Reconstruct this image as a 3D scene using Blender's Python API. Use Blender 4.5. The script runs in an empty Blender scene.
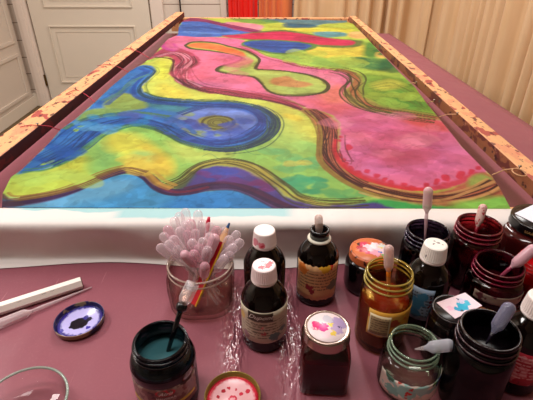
import bpy, bmesh, math, random
import numpy as np
from mathutils import Vector, Matrix, Quaternion
random.seed(7); rng = np.random.RandomState(5)
C = bpy.context.scene.collection
SC = bpy.context.scene
PI = math.pi
# ------------------------------------------------------------------ camera
F = 440.0; PITCH = math.radians(30.58); CAM = Vector((0, 0, 1.34)); TZ = 0.85
cp, sp = math.cos(PITCH), math.sin(PITCH)
def ray(u, v):
    a = (u-266.5)/F; b = (200-v)/F
    return Vector((a, cp+b*sp, -sp+b*cp))
def at_z(u, v, z):
    d = ray(u, v); return CAM + d*((z-CAM.z)/d.z)
def at_y(u, v, y):
    d = ray(u, v); return CAM + d*(y/d.y)
def at_x(u, v, x):
    d = ray(u, v); return CAM + d*(x/d.x)
cam = bpy.data.objects.new('camera', bpy.data.cameras.new('camera')); C.objects.link(cam)
cam.location = CAM; cam.rotation_euler = (PI/2-PITCH, 0, 0)
cam.data.sensor_width = 36; cam.data.lens = F/533*36; cam.data.clip_start = .01
SC.camera = cam
SC.view_settings.view_transform = 'Standard'; SC.view_settings.look = 'None'
SC.view_settings.gamma = 1; SC.view_settings.use_curve_mapping = False
SC.view_settings.exposure = 0.0
SC.cycles.transparent_max_bounces = 48
SC.cycles.max_bounces = 10

def lin(c):
    return tuple(((x/255)/12.92 if x/255 <= .04045 else ((x/255+.055)/1.055)**2.4) for x in c)
# ------------------------------------------------------------------ object helpers
def obj(name, bm, m=None, parent=None, smooth=False, loc=None):
    me = bpy.data.meshes.new(name); bm.to_mesh(me); bm.free()
    if smooth:
        for p in me.polygons: p.use_smooth = True
    if m: me.materials.append(m)
    o = bpy.data.objects.new(name, me); C.objects.link(o)
    if parent: o.parent = parent
    if loc: o.location = loc
    return o
def thing(name, label, cat, loc=(0,0,0), rotz=0, group=None):
    o = bpy.data.objects.new(name, None); C.objects.link(o); o.empty_display_size = .02
    o.location = loc; o.rotation_euler = (0, 0, rotz)
    o['label'] = label; o['category'] = cat
    if group: o['group'] = group
    return o
def tag(o, label, cat, group=None):
    o['label'] = label; o['category'] = cat
    if group: o['group'] = group
    return o
def struct(name, bm, m, parent=None, smooth=False):
    o = obj(name, bm, m, parent, smooth)
    if not parent: o['kind'] = 'structure'
    return o
def box(bm, x0, x1, y0, y1, z0, z1, bev=0):
    r = bmesh.ops.create_cube(bm, size=1)
    for v in r['verts']:
        v.co = Vector((x0+(v.co.x+.5)*(x1-x0), y0+(v.co.y+.5)*(y1-y0), z0+(v.co.z+.5)*(z1-z0)))
    if bev:
        es = list({e for v in r['verts'] for e in v.link_edges})
        bmesh.ops.bevel(bm, geom=es, offset=bev, segments=2, affect='EDGES', profile=.6)
def BX(*a, **k):
    bm = bmesh.new(); box(bm, *a, **k); return bm
def hexa(bm, P, Q):
    """prism between polygon P and polygon Q (same count)"""
    a = [bm.verts.new(p) for p in P]; b = [bm.verts.new(q) for q in Q]; n = len(a)
    bm.faces.new(a[::-1]); bm.faces.new(b)
    for i in range(n): bm.faces.new((a[i], a[(i+1) % n], b[(i+1) % n], b[i]))
def lathe(bm, prof, n=48, ax=None, ribs=None):
    """prof = [(r,z)...]; closed where r==0"""
    rows = []
    for r, z in prof:
        if r < 1e-6: rows.append([bm.verts.new((0, 0, z))])
        else:
            row = []
            for i in range(n):
                rr = r
                if ribs and ribs[0] <= z <= ribs[1]: rr = r*(1-.035*(i % 2))
                row.append(bm.verts.new((rr*math.cos(2*PI*i/n), rr*math.sin(2*PI*i/n), z)))
            rows.append(row)
    for A, B in zip(rows, rows[1:]):
        if len(A) == 1 and len(B) == 1: continue
        for i in range(n):
            j = (i+1) % n
            if len(A) == 1: bm.faces.new((A[0], B[j], B[i]))
            elif len(B) == 1: bm.faces.new((A[i], A[j], B[0]))
            else: bm.faces.new((A[i], A[j], B[j], B[i]))
    bmesh.ops.recalc_face_normals(bm, faces=bm.faces)
def LATHE(prof, n=48, ribs=None):
    bm = bmesh.new(); lathe(bm, prof, n, None, ribs); return bm
def tube(bm, pts, r, n=8, r2=None):
    pts = [Vector(p) for p in pts]; rows = []; m = len(pts)
    for i, p in enumerate(pts):
        d = (pts[min(i+1, m-1)]-pts[max(i-1, 0)]).normalized()
        s = d.cross(Vector((0, 0, 1)))
        if s.length < .05: s = d.cross(Vector((1, 0, 0)))
        s.normalize(); t = s.cross(d)
        rr = r[i] if isinstance(r, (list, tuple)) else r
        rows.append([bm.verts.new(p+(s*math.cos(2*PI*k/n)+t*math.sin(2*PI*k/n))*rr) for k in range(n)])
    for A, B in zip(rows, rows[1:]):
        for k in range(n): bm.faces.new((A[k], A[(k+1) % n], B[(k+1) % n], B[k]))
    bm.faces.new(rows[0][::-1]); bm.faces.new(rows[-1])
    bmesh.ops.recalc_face_normals(bm, faces=bm.faces)
def TUBE(*a, **k):
    bm = bmesh.new(); tube(bm, *a, **k); return bm
# ------------------------------------------------------------------ materials
def mat(name, col, rough=.6, metal=0, spec=.5, coat=0, **k):
    m = bpy.data.materials.new(name); m.use_nodes = True
    b = m.node_tree.nodes['Principled BSDF']
    b.inputs['Base Color'].default_value = (*lin(col), 1)
    b.inputs['Roughness'].default_value = rough; b.inputs['Metallic'].default_value = metal
    b.inputs['Specular IOR Level'].default_value = spec
    b.inputs['Coat Weight'].default_value = coat; b.inputs['Coat Roughness'].default_value = .05
    for kk, vv in k.items(): b.inputs[kk].default_value = vv
    return m
class NT:
    def __init__(s, m): s.t = m.node_tree; s.b = s.t.nodes.get('Principled BSDF')
    def n(s, typ, **k):
        x = s.t.nodes.new(typ)
        for a, v in k.items(): setattr(x, a, v)
        return x
    def l(s, a, b): s.t.links.new(a, b)
    def math(s, op, a, b=None, clamp=False):
        x = s.n('ShaderNodeMath', operation=op, use_clamp=clamp)
        for i, v in enumerate((a, b)):
            if v is None: continue
            if isinstance(v, (int, float)): x.inputs[i].default_value = v
            else: s.l(v, x.inputs[i])
        return x.outputs[0]
    def mix(s, fac, a, b):
        x = s.n('ShaderNodeMix', data_type='RGBA')
        for sock, v in ((x.inputs[0], fac), (x.inputs[6], a), (x.inputs[7], b)):
            if isinstance(v, (int, float)): sock.default_value = v
            elif isinstance(v, tuple): sock.default_value = (*lin(v), 1)
            else: s.l(v, sock)
        return x.outputs[2]
    def noise(s, scale, detail=3, vec=None, dist=0, rough=.5):
        x = s.n('ShaderNodeTexNoise'); x.inputs['Scale'].default_value = scale
        x.inputs['Detail'].default_value = detail; x.inputs['Distortion'].default_value = dist
        x.inputs['Roughness'].default_value = rough
        s.l(vec if vec else s.coord(), x.inputs['Vector']); return x
    def coord(s, which='Object'):
        if not hasattr(s, 'tc'): s.tc = s.n('ShaderNodeTexCoord')
        return s.tc.outputs[which]
    def mapping(s, scale=(1,1,1), rot=(0,0,0), loc=(0,0,0)):
        x = s.n('ShaderNodeMapping'); x.inputs['Scale'].default_value = scale
        x.inputs['Rotation'].default_value = rot; x.inputs['Location'].default_value = loc
        s.l(s.coord(), x.inputs['Vector']); return x.outputs[0]
    def ramp(s, fac, a, b):
        x = s.n('ShaderNodeMapRange', clamp=True); s.l(fac, x.inputs[0])
        x.inputs[1].default_value = a; x.inputs[2].default_value = b; return x.outputs[0]
    def bump(s, h, strength=.3, dist=.002):
        x = s.n('ShaderNodeBump'); x.inputs['Strength'].default_value = strength
        x.inputs['Distance'].default_value = dist; s.l(h, x.inputs['Height'])
        s.l(x.outputs[0], s.b.inputs['Normal']); return x
def blob_mat(name, base, blobs, rough=.4, warp=.004, wscale=90, noisecol=None, lines=None, **k):
    """base colour with irregular paint blobs: (x,y,z,r,colour) in object coordinates; lines=(axis,pitch,colour,zlo,zhi)"""
    m = mat(name, base, rough, **k); N = NT(m)
    col = base
    if noisecol:
        for i, (nc, sc, lo) in enumerate(noisecol):
            nz = N.noise(sc, 3, N.mapping(loc=(i*3.1, i*1.7, .3)))
            col = N.mix(N.ramp(nz.outputs[0], lo, lo+.03), col, nc)
    if lines:
        pitch, lc, lo, hi, sx = lines
        sep = N.n('ShaderNodeSeparateXYZ'); N.l(N.coord(), sep.inputs[0])
        fr = N.math('FRACT', N.math('DIVIDE', sep.outputs[2], pitch))
        row = N.math('LESS_THAN', fr, .42)
        nz = N.noise(sx, 1, N.mapping(scale=(1, 1, .35)))
        ink = N.math('GREATER_THAN', nz.outputs[0], .45)
        a = N.math('MULTIPLY', N.math('MULTIPLY', row, ink), N.math('MULTIPLY', N.math('GREATER_THAN', sep.outputs[2], lo), N.math('LESS_THAN', sep.outputs[2], hi)))
        col = N.mix(N.math('MULTIPLY', a, .8), col, lc)
    nz = N.noise(wscale, 2)
    vm = N.n('ShaderNodeVectorMath', operation='SUBTRACT'); N.l(nz.outputs['Color'], vm.inputs[0]); vm.inputs[1].default_value = (.5, .5, .5)
    vs = N.n('ShaderNodeVectorMath', operation='SCALE'); N.l(vm.outputs[0], vs.inputs[0]); vs.inputs['Scale'].default_value = warp*4
    va = N.n('ShaderNodeVectorMath', operation='ADD'); N.l(vs.outputs[0], va.inputs[0]); N.l(N.coord(), va.inputs[1])
    for (x, y, z, r, c) in blobs:
        d = N.n('ShaderNodeVectorMath', operation='DISTANCE'); N.l(va.outputs[0], d.inputs[0]); d.inputs[1].default_value = (x, y, z)
        f = N.ramp(d.outputs['Value'], r*1.06, r*.94)
        col = N.mix(f, col, c)
    if not isinstance(col, tuple): N.l(col, N.b.inputs['Base Color'])
    return m
def glass_mat(name, tint, edge, gloss=.07, rough=.03, stain=None, facing=2.0):
    """thin-walled glass: tinted see-through with a mirror coat, darker where the wall is seen edge on"""
    m = bpy.data.materials.new(name); m.use_nodes = True; t = m.node_tree; t.nodes.remove(t.nodes['Principled BSDF'])
    N = NT(m); out = t.nodes['Material Output']
    lw = N.n('ShaderNodeLayerWeight'); lw.inputs[0].default_value = .5
    fc = N.math('POWER', lw.outputs['Facing'], facing)
    tr = N.n('ShaderNodeBsdfTransparent'); col = N.mix(fc, tint, edge)
    N.l(col, tr.inputs[0])
    gl = N.n('ShaderNodeBsdfGlossy'); gl.inputs['Roughness'].default_value = rough; gl.inputs[0].default_value = (1, 1, 1, 1)
    fr = N.math('ADD', N.math('MULTIPLY', N.math('POWER', lw.outputs['Facing'], 5), .35), gloss*.3, True)
    ms = N.n('ShaderNodeMixShader'); N.l(fr, ms.inputs[0]); N.l(tr.outputs[0], ms.inputs[1]); N.l(gl.outputs[0], ms.inputs[2])
    last = ms.outputs[0]
    if stain:
        sc, lo, scol, alpha = stain
        d = N.n('ShaderNodeBsdfPrincipled'); d.inputs['Base Color'].default_value = (*lin(scol), 1); d.inputs['Roughness'].default_value = .25; d.inputs['Specular IOR Level'].default_value = .15
        nz = N.noise(sc, 4); f = N.math('MULTIPLY', N.ramp(nz.outputs[0], lo, lo+.12), alpha)
        m2 = N.n('ShaderNodeMixShader'); N.l(f, m2.inputs[0]); N.l(last, m2.inputs[1]); N.l(d.outputs[0], m2.inputs[2]); last = m2.outputs[0]
    N.l(last, out.inputs[0]); return m
def milky(name, col, alpha, rough=.25):
    m = mat(name, col, rough, spec=.6); b = m.node_tree.nodes['Principled BSDF']
    N = NT(m); lw = N.n('ShaderNodeLayerWeight'); lw.inputs[0].default_value = .5
    N.l(N.math('ADD', alpha*.75, N.math('MULTIPLY', N.math('POWER', lw.outputs['Facing'], 2), .45), True), b.inputs['Alpha'])
    return m
# ================================================================== ROOM
YF = 4.03; XL = -2.18; XR = 2.6; YN = -1.6; ZC = 2.55
M_wall = mat('painted_boards', (218, 203, 188), .55)
N = NT(M_wall)
sep = N.n('ShaderNodeSeparateXYZ'); N.l(N.coord(), sep.inputs[0])
fr = N.math('FRACT', N.math('DIVIDE', sep.outputs[2], .145))
gap = N.math('LESS_THAN', fr, .045)
nz = N.noise(3, 3)
N.l(N.mix(gap, N.mix(nz.outputs[0], (212, 196, 180), (224, 210, 196)), (140, 118, 100)), N.b.inputs['Base Color'])
N.bump(N.math('SUBTRACT', 1, gap), .6, .004)
M_white = mat('white_door_paint', (226, 214, 196), .5)
M_white2 = mat('white_cupboard_paint', (216, 202, 186), .5)
M_floor = mat('brown_linoleum', (96, 76, 48), .5)
N = NT(M_floor); N.l(N.mix(N.noise(6, 4).outputs[0], (78, 60, 36), (118, 96, 62)), N.b.inputs['Base Color'])
M_ceil = mat('ceiling_paint', (235, 228, 218), .8)
struct('floor', BX(XL-.1, XR+.1, YN, YF+.1, -.1, 0), M_floor)
struct('ceiling', BX(XL-.1, XR+.1, YN, YF+.1, ZC, ZC+.1), M_ceil)
struct('wall_left', BX(XL-.1, XL, YN, YF, 0, ZC), M_wall)
struct('wall_back', BX(XL-.1, XR+.1, YF, YF+.1, 0, ZC), M_wall)
struct('wall_right', BX(XR, XR+.1, YN, YF, 0, ZC), M_wall)
struct('wall_front', BX(XL-.1, XR+.1, YN-.1, YN, 0, ZC), mat('beige_front_wall', (160, 146, 134), .8))
# far door on the back wall
a = at_y(35, 40, YF).x; b = at_y(150, 0, YF).x     # door leaf edges
dl = at_y(41, 55, YF-.02).x; dr = at_y(148, 0, YF-.02).x
dr = max(dr, dl+.80)
door = struct('door_1', BX(dl, dr, YF-.03, YF-.001, .01, 2.05, bev=.003), M_white)
def frame_rect(bm, x0, x1, z0, z1, y, w=.012, d=.012):
    for (p, q, r, s) in ((x0, x1, z0, z0+w), (x0, x1, z1-w, z1), (x0, x0+w, z0+w, z1-w), (x1-w, x1, z0+w, z1-w)):
        box(bm, p, q, y-d, y, r, s, bev=.003)
pm = bmesh.new()
zt = at_y(95, 25, YF).z; zb = .22; xl_ = at_y(57, 55, YF).x; xr_ = at_y(136, 26, YF).x
frame_rect(pm, xl_, xr_, zb, zt, YF-.03); frame_rect(pm, xl_+.05, xr_-.05, zb+.05, zt-.05, YF-.03, .004, .002)
zu = at_y(90, 7, YF).z
frame_rect(pm, xl_, xr_, zu, 1.95, YF-.03); frame_rect(pm, xl_+.05, xr_-.05, zu+.05, 1.90, YF-.03, .004, .002)
struct('panel_moulding', pm, M_white, door)
hz = at_y(47, 79, YF).z
hg = struct('hinge', LATHE([(0, -.05), (.009, -.048), (.009, .048), (0, .05)], 12), mat('aged_brass', (110, 84, 40), .4, .9), door)
hg.location = (dl-.006, YF-.04, hz); hg['label'] = 'aged brass hinge'
cm_ = bmesh.new()
box(cm_, dl-.12, dl-.015, YF-.045, YF, 0, 2.17, bev=.006); box(cm_, dl-.09, dl-.04, YF-.055, YF-.044, 0, 2.12, bev=.004)
box(cm_, dr+.015, dr+.12, YF-.045, YF, 0, 2.17, bev=.006)
box(cm_, dl-.12, dr+.12, YF-.045, YF, 2.07, 2.17, bev=.006)
struct('trim_1', cm_, mat('casing_paint', (232, 216, 202), .45))
# window/curtain side casing between boarded wall and curtains
tx0 = at_y(221, 8, YF).x; tx1 = at_y(227, 8, YF).x
struct('trim_2', BX(tx0, tx1, YF-.04, YF, 0, 2.2, bev=.005), mat('trim_paint', (222, 206, 190), .45))
struct('baseboard_back', BX(XL, dl-.12, YF-.03, YF, 0, .12, bev=.004), M_white)
# cupboard door on left wall, close to corner
cy1 = at_x(34, 102, XL+.03).y; 
d2 = struct('door_2', BX(XL, XL+.03, cy1-1.05, cy1, .1, 2.2, bev=.003), M_white2)
pm = bmesh.new()
def frame_rect_x(bm, y0, y1, z0, z1, x, w=.03, d=.012):
    for (p, q, r, s) in ((y0, y1, z0, z0+w), (y0, y1, z1-w, z1), (y0, y0+w, z0+w, z1-w), (y1-w, y1, z0+w, z1-w)):
        box(bm, x, x+d, p, q, r, s, bev=.004)
pr = at_x(28.5, 95, XL+.03); pz1 = at_x(17, 53, XL+.03).z; uz = at_x(15, 43, XL+.03).z
frame_rect_x(pm, cy1-.95, pr.y, pr.z, pz1, XL+.03); frame_rect_x(pm, cy1-.95, pr.y, uz, 2.1, XL+.03)
struct('panel_moulding', pm, M_white2, d2)
struct('baseboard_left', BX(XL, XL+.035, YN, YF-.03, 0, .1, bev=.004), M_white)

# curtains
def curtain(name, label, x_pts, col, col2, top=2.45, amp=.035, pitch=.11, seed=0):
    """x_pts: floor path [(x,y)...]; pleated sheet with thickness"""
    r = random.Random(seed)
    bm = bmesh.new(); P = [Vector((*p, 0)) for p in x_pts]
    L = [0]
    for p, q in zip(P, P[1:]): L.append(L[-1]+(q-p).length)
    n = int(L[-1]/.012)+2; rows = []
    ph = 0; path = []
    for i in range(n):
        s = L[-1]*i/(n-1); k = max(j for j in range(len(P)-1) if L[j] <= s+1e-9)
        t = (s-L[k])/(L[k+1]-L[k]); d = (P[k+1]-P[k]).normalized(); nn = Vector((d.y, -d.x, 0))
        ph += 2*PI/(pitch*(n-1)/L[-1])*(1+.45*math.sin(s*7+seed)+.3*math.sin(s*17))
        w = math.sin(ph); w = math.copysign(abs(w)**.5, w)
        path.append((P[k].lerp(P[k+1], t), nn, w*(1+.4*math.sin(s*5.3+seed))))
    zs = [.03, .5, 1.0, 1.5, 2.0, top]
    for z in zs:
        f = 1-.25*z/top
        rows.append([bm.verts.new(p+nn*w*amp*f+Vector((math.sin(z*1.3+i*.05)*.006, 0, z))) for i, (p, nn, w) in enumerate(path)])
    for A, B in zip(rows, rows[1:]):
        for i in range(n-1): bm.faces.new((A[i], A[i+1], B[i+1], B[i]))
    bmesh.ops.recalc_face_normals(bm, faces=bm.faces)
    m = mat(name+'_cloth', col, .85, spec=.2); N = NT(m)
    N.l(N.mix(N.noise(4, 3, N.mapping(scale=(3, 3, .4))).outputs[0], col, col2), N.b.inputs['Base Color'])
    b = N.b; b.inputs['Sheen Weight'].default_value = .2
    o = obj(name, bm, m, None, True)
    s = o.modifiers.new('t', 'SOLIDIFY'); s.thickness = .0015
    tag(o, label, 'curtain'); return o
cx = [at_y(u, 5, 3.93).x for u in (228, 257, 292)]
curtain('red_curtain', 'bright red pleated curtain beside the white boarded wall', [(cx[0], 3.93), (cx[1], 3.93)], (240, 40, 22), (222, 28, 14), seed=1, amp=.03, pitch=.075)
curtain('orange_curtain', 'rust orange pleated curtain between the red and the tan ones', [(cx[1]+.01, 3.93), (cx[2], 3.93)], (232, 118, 64), (214, 124, 76), seed=2, amp=.03, pitch=.09)
curtain('tan_curtain', 'long pale tan pleated curtain running behind and along the right of the table', [(cx[2]+.01, 3.93), (1.0, 3.9), (1.32, 3.75), (1.5, 3.3), (1.55, 2.4), (1.6, .2)], (234, 202, 164), (212, 170, 120), seed=3, amp=.042, pitch=.13)
# curtain rods
tag(obj('curtain_rail', TUBE([(cx[0]-.05, 3.93, 2.47), (1.0, 3.9, 2.47), (1.32, 3.75, 2.47), (1.5, 3.3, 2.47), (1.55, 2.4, 2.47), (1.6, .2, 2.47)], .012), M_white), 'white curtain rail above the red, orange and tan curtains', 'curtain rail')
# hanging cord
p = at_y(180.5, 10, 3.98)
tag(obj('hanging_cord', TUBE([(p.x, 3.985, .35), (p.x, 3.985, 1.5), (p.x-.01, 3.985, 2.5)], .007), mat('dark_cord', (40, 28, 26), .7)), 'thin dark cord hanging against the white boarded wall', 'cord')

# ================================================================== TABLE
rA = at_z(390, 34, TZ); rB = at_z(533, 127, TZ)
yN_, yE = .17, rA.y+.02
def xr_at(y): return rA.x+(y-rA.y)*(rB.x-rA.x)/(rB.y-rA.y)
XLT = -.71
M_legwood = mat('pine_table_wood', (150, 110, 70), .5)
tb = thing('work_table', 'long work table hidden under the dusty rose plastic cover', 'table', (0, 1.5, 0))
tm = bmesh.new(); hexa(tm, [(XLT+.01, yN_-1.49, TZ-.045), (xr_at(yN_)-.01, yN_-1.49, TZ-.045), (xr_at(yE)-.01, yE-1.51, TZ-.045), (XLT+.01, yE-1.51, TZ-.045)],
     [(XLT+.01, yN_-1.49, TZ-.004), (xr_at(yN_)-.01, yN_-1.49, TZ-.004), (xr_at(yE)-.01, yE-1.51, TZ-.004), (XLT+.01, yE-1.51, TZ-.004)])
obj('tabletop', tm, M_legwood, tb)
for lx in (-.62, .6):
    for ly in (.3, 2.75):
        obj('leg', BX(lx-.03, lx+.03, ly-1.53, ly-1.47, 0, TZ-.045, bev=.004), M_legwood, tb)
# cover
M_cover = mat('rose_plastic_sheet', (152, 94, 104), .3, spec=.3)
N = NT(M_cover)
c1 = N.mix(N.noise(5, 3).outputs[0], (132, 73, 85), (144, 83, 94))
fine = N.noise(260, 2).outputs[0]
c2 = N.mix(N.math('MULTIPLY', N.ramp(fine, .55, .8), .35), c1, (156, 98, 106))
spk = N.n('ShaderNodeTexVoronoi'); spk.inputs['Scale'].default_value = 14; N.l(N.coord(), spk.inputs['Vector'])
c3 = N.mix(N.math('LESS_THAN', spk.outputs['Distance'], .018), c2, (60, 14, 24))
scr = N.noise(9, 2, N.mapping(scale=(30, 1.2, 1), rot=(0, 0, .35)))
c3 = N.mix(N.math('MULTIPLY', N.ramp(scr.outputs[0], .72, .76), .3), c3, (196, 140, 146))
N.l(c3, N.b.inputs['Base Color'])
h1 = N.noise(3.2, 3, N.mapping(scale=(1.6, 1, 1))).outputs[0]
# creases of the sheet, running away from the viewer
xs = N.n('ShaderNodeSeparateXYZ'); N.l(N.coord(), xs.inputs[0])
def gauss(sock, c, w):
    q = N.math('DIVIDE', N.math('SUBTRACT', sock, c), w); return N.math('POWER', 2.718, N.math('MULTIPLY', N.math('MULTIPLY', q, q), -1))
hh = N.math('MULTIPLY', h1, 1.6); gsum = None
wob = N.noise(46, 2, N.mapping(scale=(2.4, 1, 1))).outputs[0]
for (cxx, cyy, wx, wy, s) in ((.028, .50, .016, .12, 2.6), (-.047, .47, .016, .09, 2.4), (.052, .41, .010, .05, 1.6)):
    g = N.math('MULTIPLY', gauss(xs.outputs[0], cxx, wx), gauss(xs.outputs[1], cyy, wy))
    hh = N.math('ADD', hh, N.math('MULTIPLY', N.math('MULTIPLY', g, wob), s)); gsum = g if gsum is None else N.math('MAXIMUM', gsum, g)
N.l(N.math('SUBTRACT', .40, N.math('MULTIPLY', gsum, .33)), N.b.inputs['Roughness'])
N.l(N.math('ADD', .26, N.math('MULTIPLY', gsum, 1.1)), N.b.inputs['Specular IOR Level'])
N.l(gsum, N.b.inputs['Coat Weight'])
bp_ = N.bump(hh, .95, .008); N.l(bp_.outputs[0], N.b.inputs['Coat Normal'])
bm = bmesh.new(); nx, ny = 60, 110; rows = []
for j in range(ny+1):
    y = yN_+(yE-yN_)*j/ny; row = []
    x0, x1 = XLT, xr_at(y)
    xs_ = [x0-.012]*2+[x0+(x1-x0)*i/nx for i in range(nx+1)]+[x1+.012]*2
    zs_ = [TZ-.28, TZ-.02]+[TZ]*(nx+1)+[TZ-.02, TZ-.28]
    for i, (x, z) in enumerate(zip(xs_, zs_)):
        if z == TZ and 0: z += 0
        xx = x
        if z < TZ-.1: xx = x+.012*math.sin(y*14)*(1 if x > 0 else 1)+(-.012 if x < 0 else .012)
        row.append(bm.verts.new((xx, y, z)))
    rows.append(row)
# end hems
def hem(row, dy):
    a = [bm.verts.new((v.co.x, v.co.y+dy, TZ-.02 if v.co.z > TZ-.03 else v.co.z)) for v in row]
    b_ = [bm.verts.new((v.co.x, v.co.y+dy+(.008*math.sin(v.co.x*15)), TZ-.28)) for v in row]
    return a, b_
a0, b0 = hem(rows[0], -.012); a1, b1 = hem(rows[-1], .012)
rows = [b0, a0]+rows+[a1, b1]
for A, B in zip(rows, rows[1:]):
    for i in range(len(A)-1):
        try: bm.faces.new((A[i], A[i+1], B[i+1], B[i]))
        except ValueError: pass
bmesh.ops.remove_doubles(bm, verts=bm.verts, dist=1e-5)
bmesh.ops.recalc_face_normals(bm, faces=bm.faces)
cov = obj('table_cover', bm, M_cover, None, True)
tag(cov, 'dusty rose plastic sheet covering the long work table', 'table cover')

# ================================================================== STRETCHER FRAME
ZS = TZ+.084; ZR0, ZR1 = TZ+.0775, TZ+.1065
def wood_mat(name, base, stains, side=None):
    m = mat(name, base, .55); N = NT(m)
    g = N.noise(14, 4, N.mapping(scale=(6, .5, 6)))
    col = N.mix(g.outputs[0], tuple(int(c*.9) for c in base), tuple(min(255, int(c*1.08)) for c in base))
    for i, (sc, lo, c, f) in enumerate(stains):
        nz = N.noise(sc, 3, N.mapping(scale=(1.2, .62, 1), rot=(0, 0, .3*i), loc=(i*2.3, i*5.1, 0)))
        col = N.mix(N.math('MULTIPLY', N.ramp(nz.outputs[0], lo, lo+.02), f), col, c)
    N.l(col, N.b.inputs['Base Color']); return m
M_rail = wood_mat('spotted_pale_wood', (220, 162, 112), [(24, .58, (206, 132, 100), .7), (30, .61, (150, 24, 44), .85), (48, .61, (70, 22, 26), .85), (26, .67, (180, 60, 60), .5), (80, .66, (40, 60, 50), .8)])
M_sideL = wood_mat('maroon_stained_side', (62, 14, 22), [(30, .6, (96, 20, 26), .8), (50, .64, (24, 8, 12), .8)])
M_sideR = wood_mat('spotted_brown_side', (150, 92, 62), [(22, .52, (96, 36, 40), .8), (40, .6, (60, 22, 30), .8), (18, .68, (60, 96, 96), .7), (50, .66, (196, 140, 110), .6)])
def rail(name, label, outer, inner, side_mat):
    """outer/inner: pixel pairs on the top face, (near, far)"""
    On, Of = [at_z(*p, ZR1) for p in outer]; In, If = [at_z(*p, ZR1) for p in inner]
    o = Vector(((On.x+In.x)/2, (On.y+In.y)/2, 0))
    t = thing(name, label, 'wooden rail', (o.x, o.y, ZR0))
    # extend near ends towards the viewer
    def ext(a, b, y): return a+(b-a)*((y-a.y)/(b.y-a.y))
    y0 = .60; y1 = max(Of.y, If.y)
    q = [ext(On, Of, y0), ext(In, If, y0), ext(In, If, y1), ext(On, Of, y1)]
    P = [Vector((v.x-o.x, v.y-o.y, 0)) for v in q]; Q = [Vector((v.x-o.x, v.y-o.y, ZR1-ZR0)) for v in q]
    bm = bmesh.new(); hexa(bm, P, Q); bmesh.ops.recalc_face_normals(bm, faces=bm.faces)
    bmesh.ops.bevel(bm, geom=list(bm.edges), offset=.0015, segments=1, affect='EDGES')
    obj('beam', bm, M_rail, t)
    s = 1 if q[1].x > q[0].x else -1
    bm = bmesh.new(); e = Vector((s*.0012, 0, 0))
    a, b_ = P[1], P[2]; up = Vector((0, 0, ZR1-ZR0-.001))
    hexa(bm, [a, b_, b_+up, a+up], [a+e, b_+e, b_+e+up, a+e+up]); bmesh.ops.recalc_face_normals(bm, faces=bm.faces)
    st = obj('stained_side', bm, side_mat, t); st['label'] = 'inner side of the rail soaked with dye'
    return q
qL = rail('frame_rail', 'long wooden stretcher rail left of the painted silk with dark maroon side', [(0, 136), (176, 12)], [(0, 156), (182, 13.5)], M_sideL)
qR = rail('frame_rail', 'long paint-spotted stretcher rail right of the painted silk', [(533, 162), (355.5, 16)], [(533, 180), (350, 16.5)], M_sideR)
ye = yE-.02
def crossbar(label, y0, y1, x0, x1):
    t = obj('cross_rail', BX(x0, x1, y0, y1, TZ+.0005, ZR0-.0005, bev=.002), M_rail); tag(t, label, 'wooden rail'); return t
yfold = at_z(266, 222, ZS).y
crossbar('far wooden cross rail under the far end of the painted silk', qL[3].y-.045, qL[3].y-.008, qL[3].x-.03, qR[3].x+.03)
crossbar('near wooden cross rail hidden under the white hanging silk', yfold+.022, yfold+.06, -.66, .72)

# ================================================================== SILK PAINTING
def sline(pts, z=ZS): return np.array([tuple(at_z(u, v, z))[:2] for u, v in pts])
def smooth_poly(pts, closed=True, k=4):
    P = np.array(pts, float); n = len(P); out = []
    rngi = range(n) if closed else range(n-1)
    for i in rngi:
        if closed: a, b, c, d = P[(i-1) % n], P[i], P[(i+1) % n], P[(i+2) % n]
        else: a, b, c, d = P[max(i-1, 0)], P[i], P[i+1], P[min(i+2, n-1)]
        for j in range(k):
            t = j/k
            out.append(.5*((2*b)+(-a+c)*t+(2*a-5*b+4*c-d)*t*t+(-a+3*b-3*c+d)*t**3))
    if not closed: out.append(P[-1])
    return np.array(out)
outline_px = [(2,207),(2.5,194),(11,177),(22,169),(50,142),(60,130),(75,119.5),(95,102),(112,86),(130,71),(144,63),(153,55.5),(168,39),(178,35),(179,25),(183,21),(190,17.8)]
right_px = [(511,209),(500,188),(492,176),(482,167),(462,147),(450,132),(437,116),(427,104),(415,87),(400,73),(380,52),(365,36),(352,23),(347,20.5)]
vs = np.concatenate([np.linspace(17.8, 60, 150)[:-1], np.linspace(60, 208.5, 300)])
lv = np.array([p[1] for p in outline_px])[::-1]; lu = np.array([p[0] for p in outline_px])[::-1]
rv = np.array([p[1] for p in right_px])[::-1]; ru = np.array([p[0] for p in right_px])[::-1]
NC = 620
L0 = np.interp(vs, lv, lu); R0 = np.interp(vs, rv, ru)
U = L0[:, None]+(R0-L0)[:, None]*np.linspace(0, 1, NC)[None, :]
V = np.repeat(vs[:, None], NC, 1)
V = np.where(V < 24, V+(U-190)/157*2.6*np.clip((24-V)/6, 0, 1), V)
V = V + (U/511)*0.8*np.clip((V-190)/18, 0, 1)-.8*np.clip((V-190)/18, 0, 1)
A_ = (U-266.5)/F; B_ = (200-V)/F
dz = -sp+B_*cp; tt = (ZS-CAM.z)/dz
X = A_*tt; Y = (cp+B_*sp)*tt
shape = X.shape; x = X.ravel(); y = Y.ravel()
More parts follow.
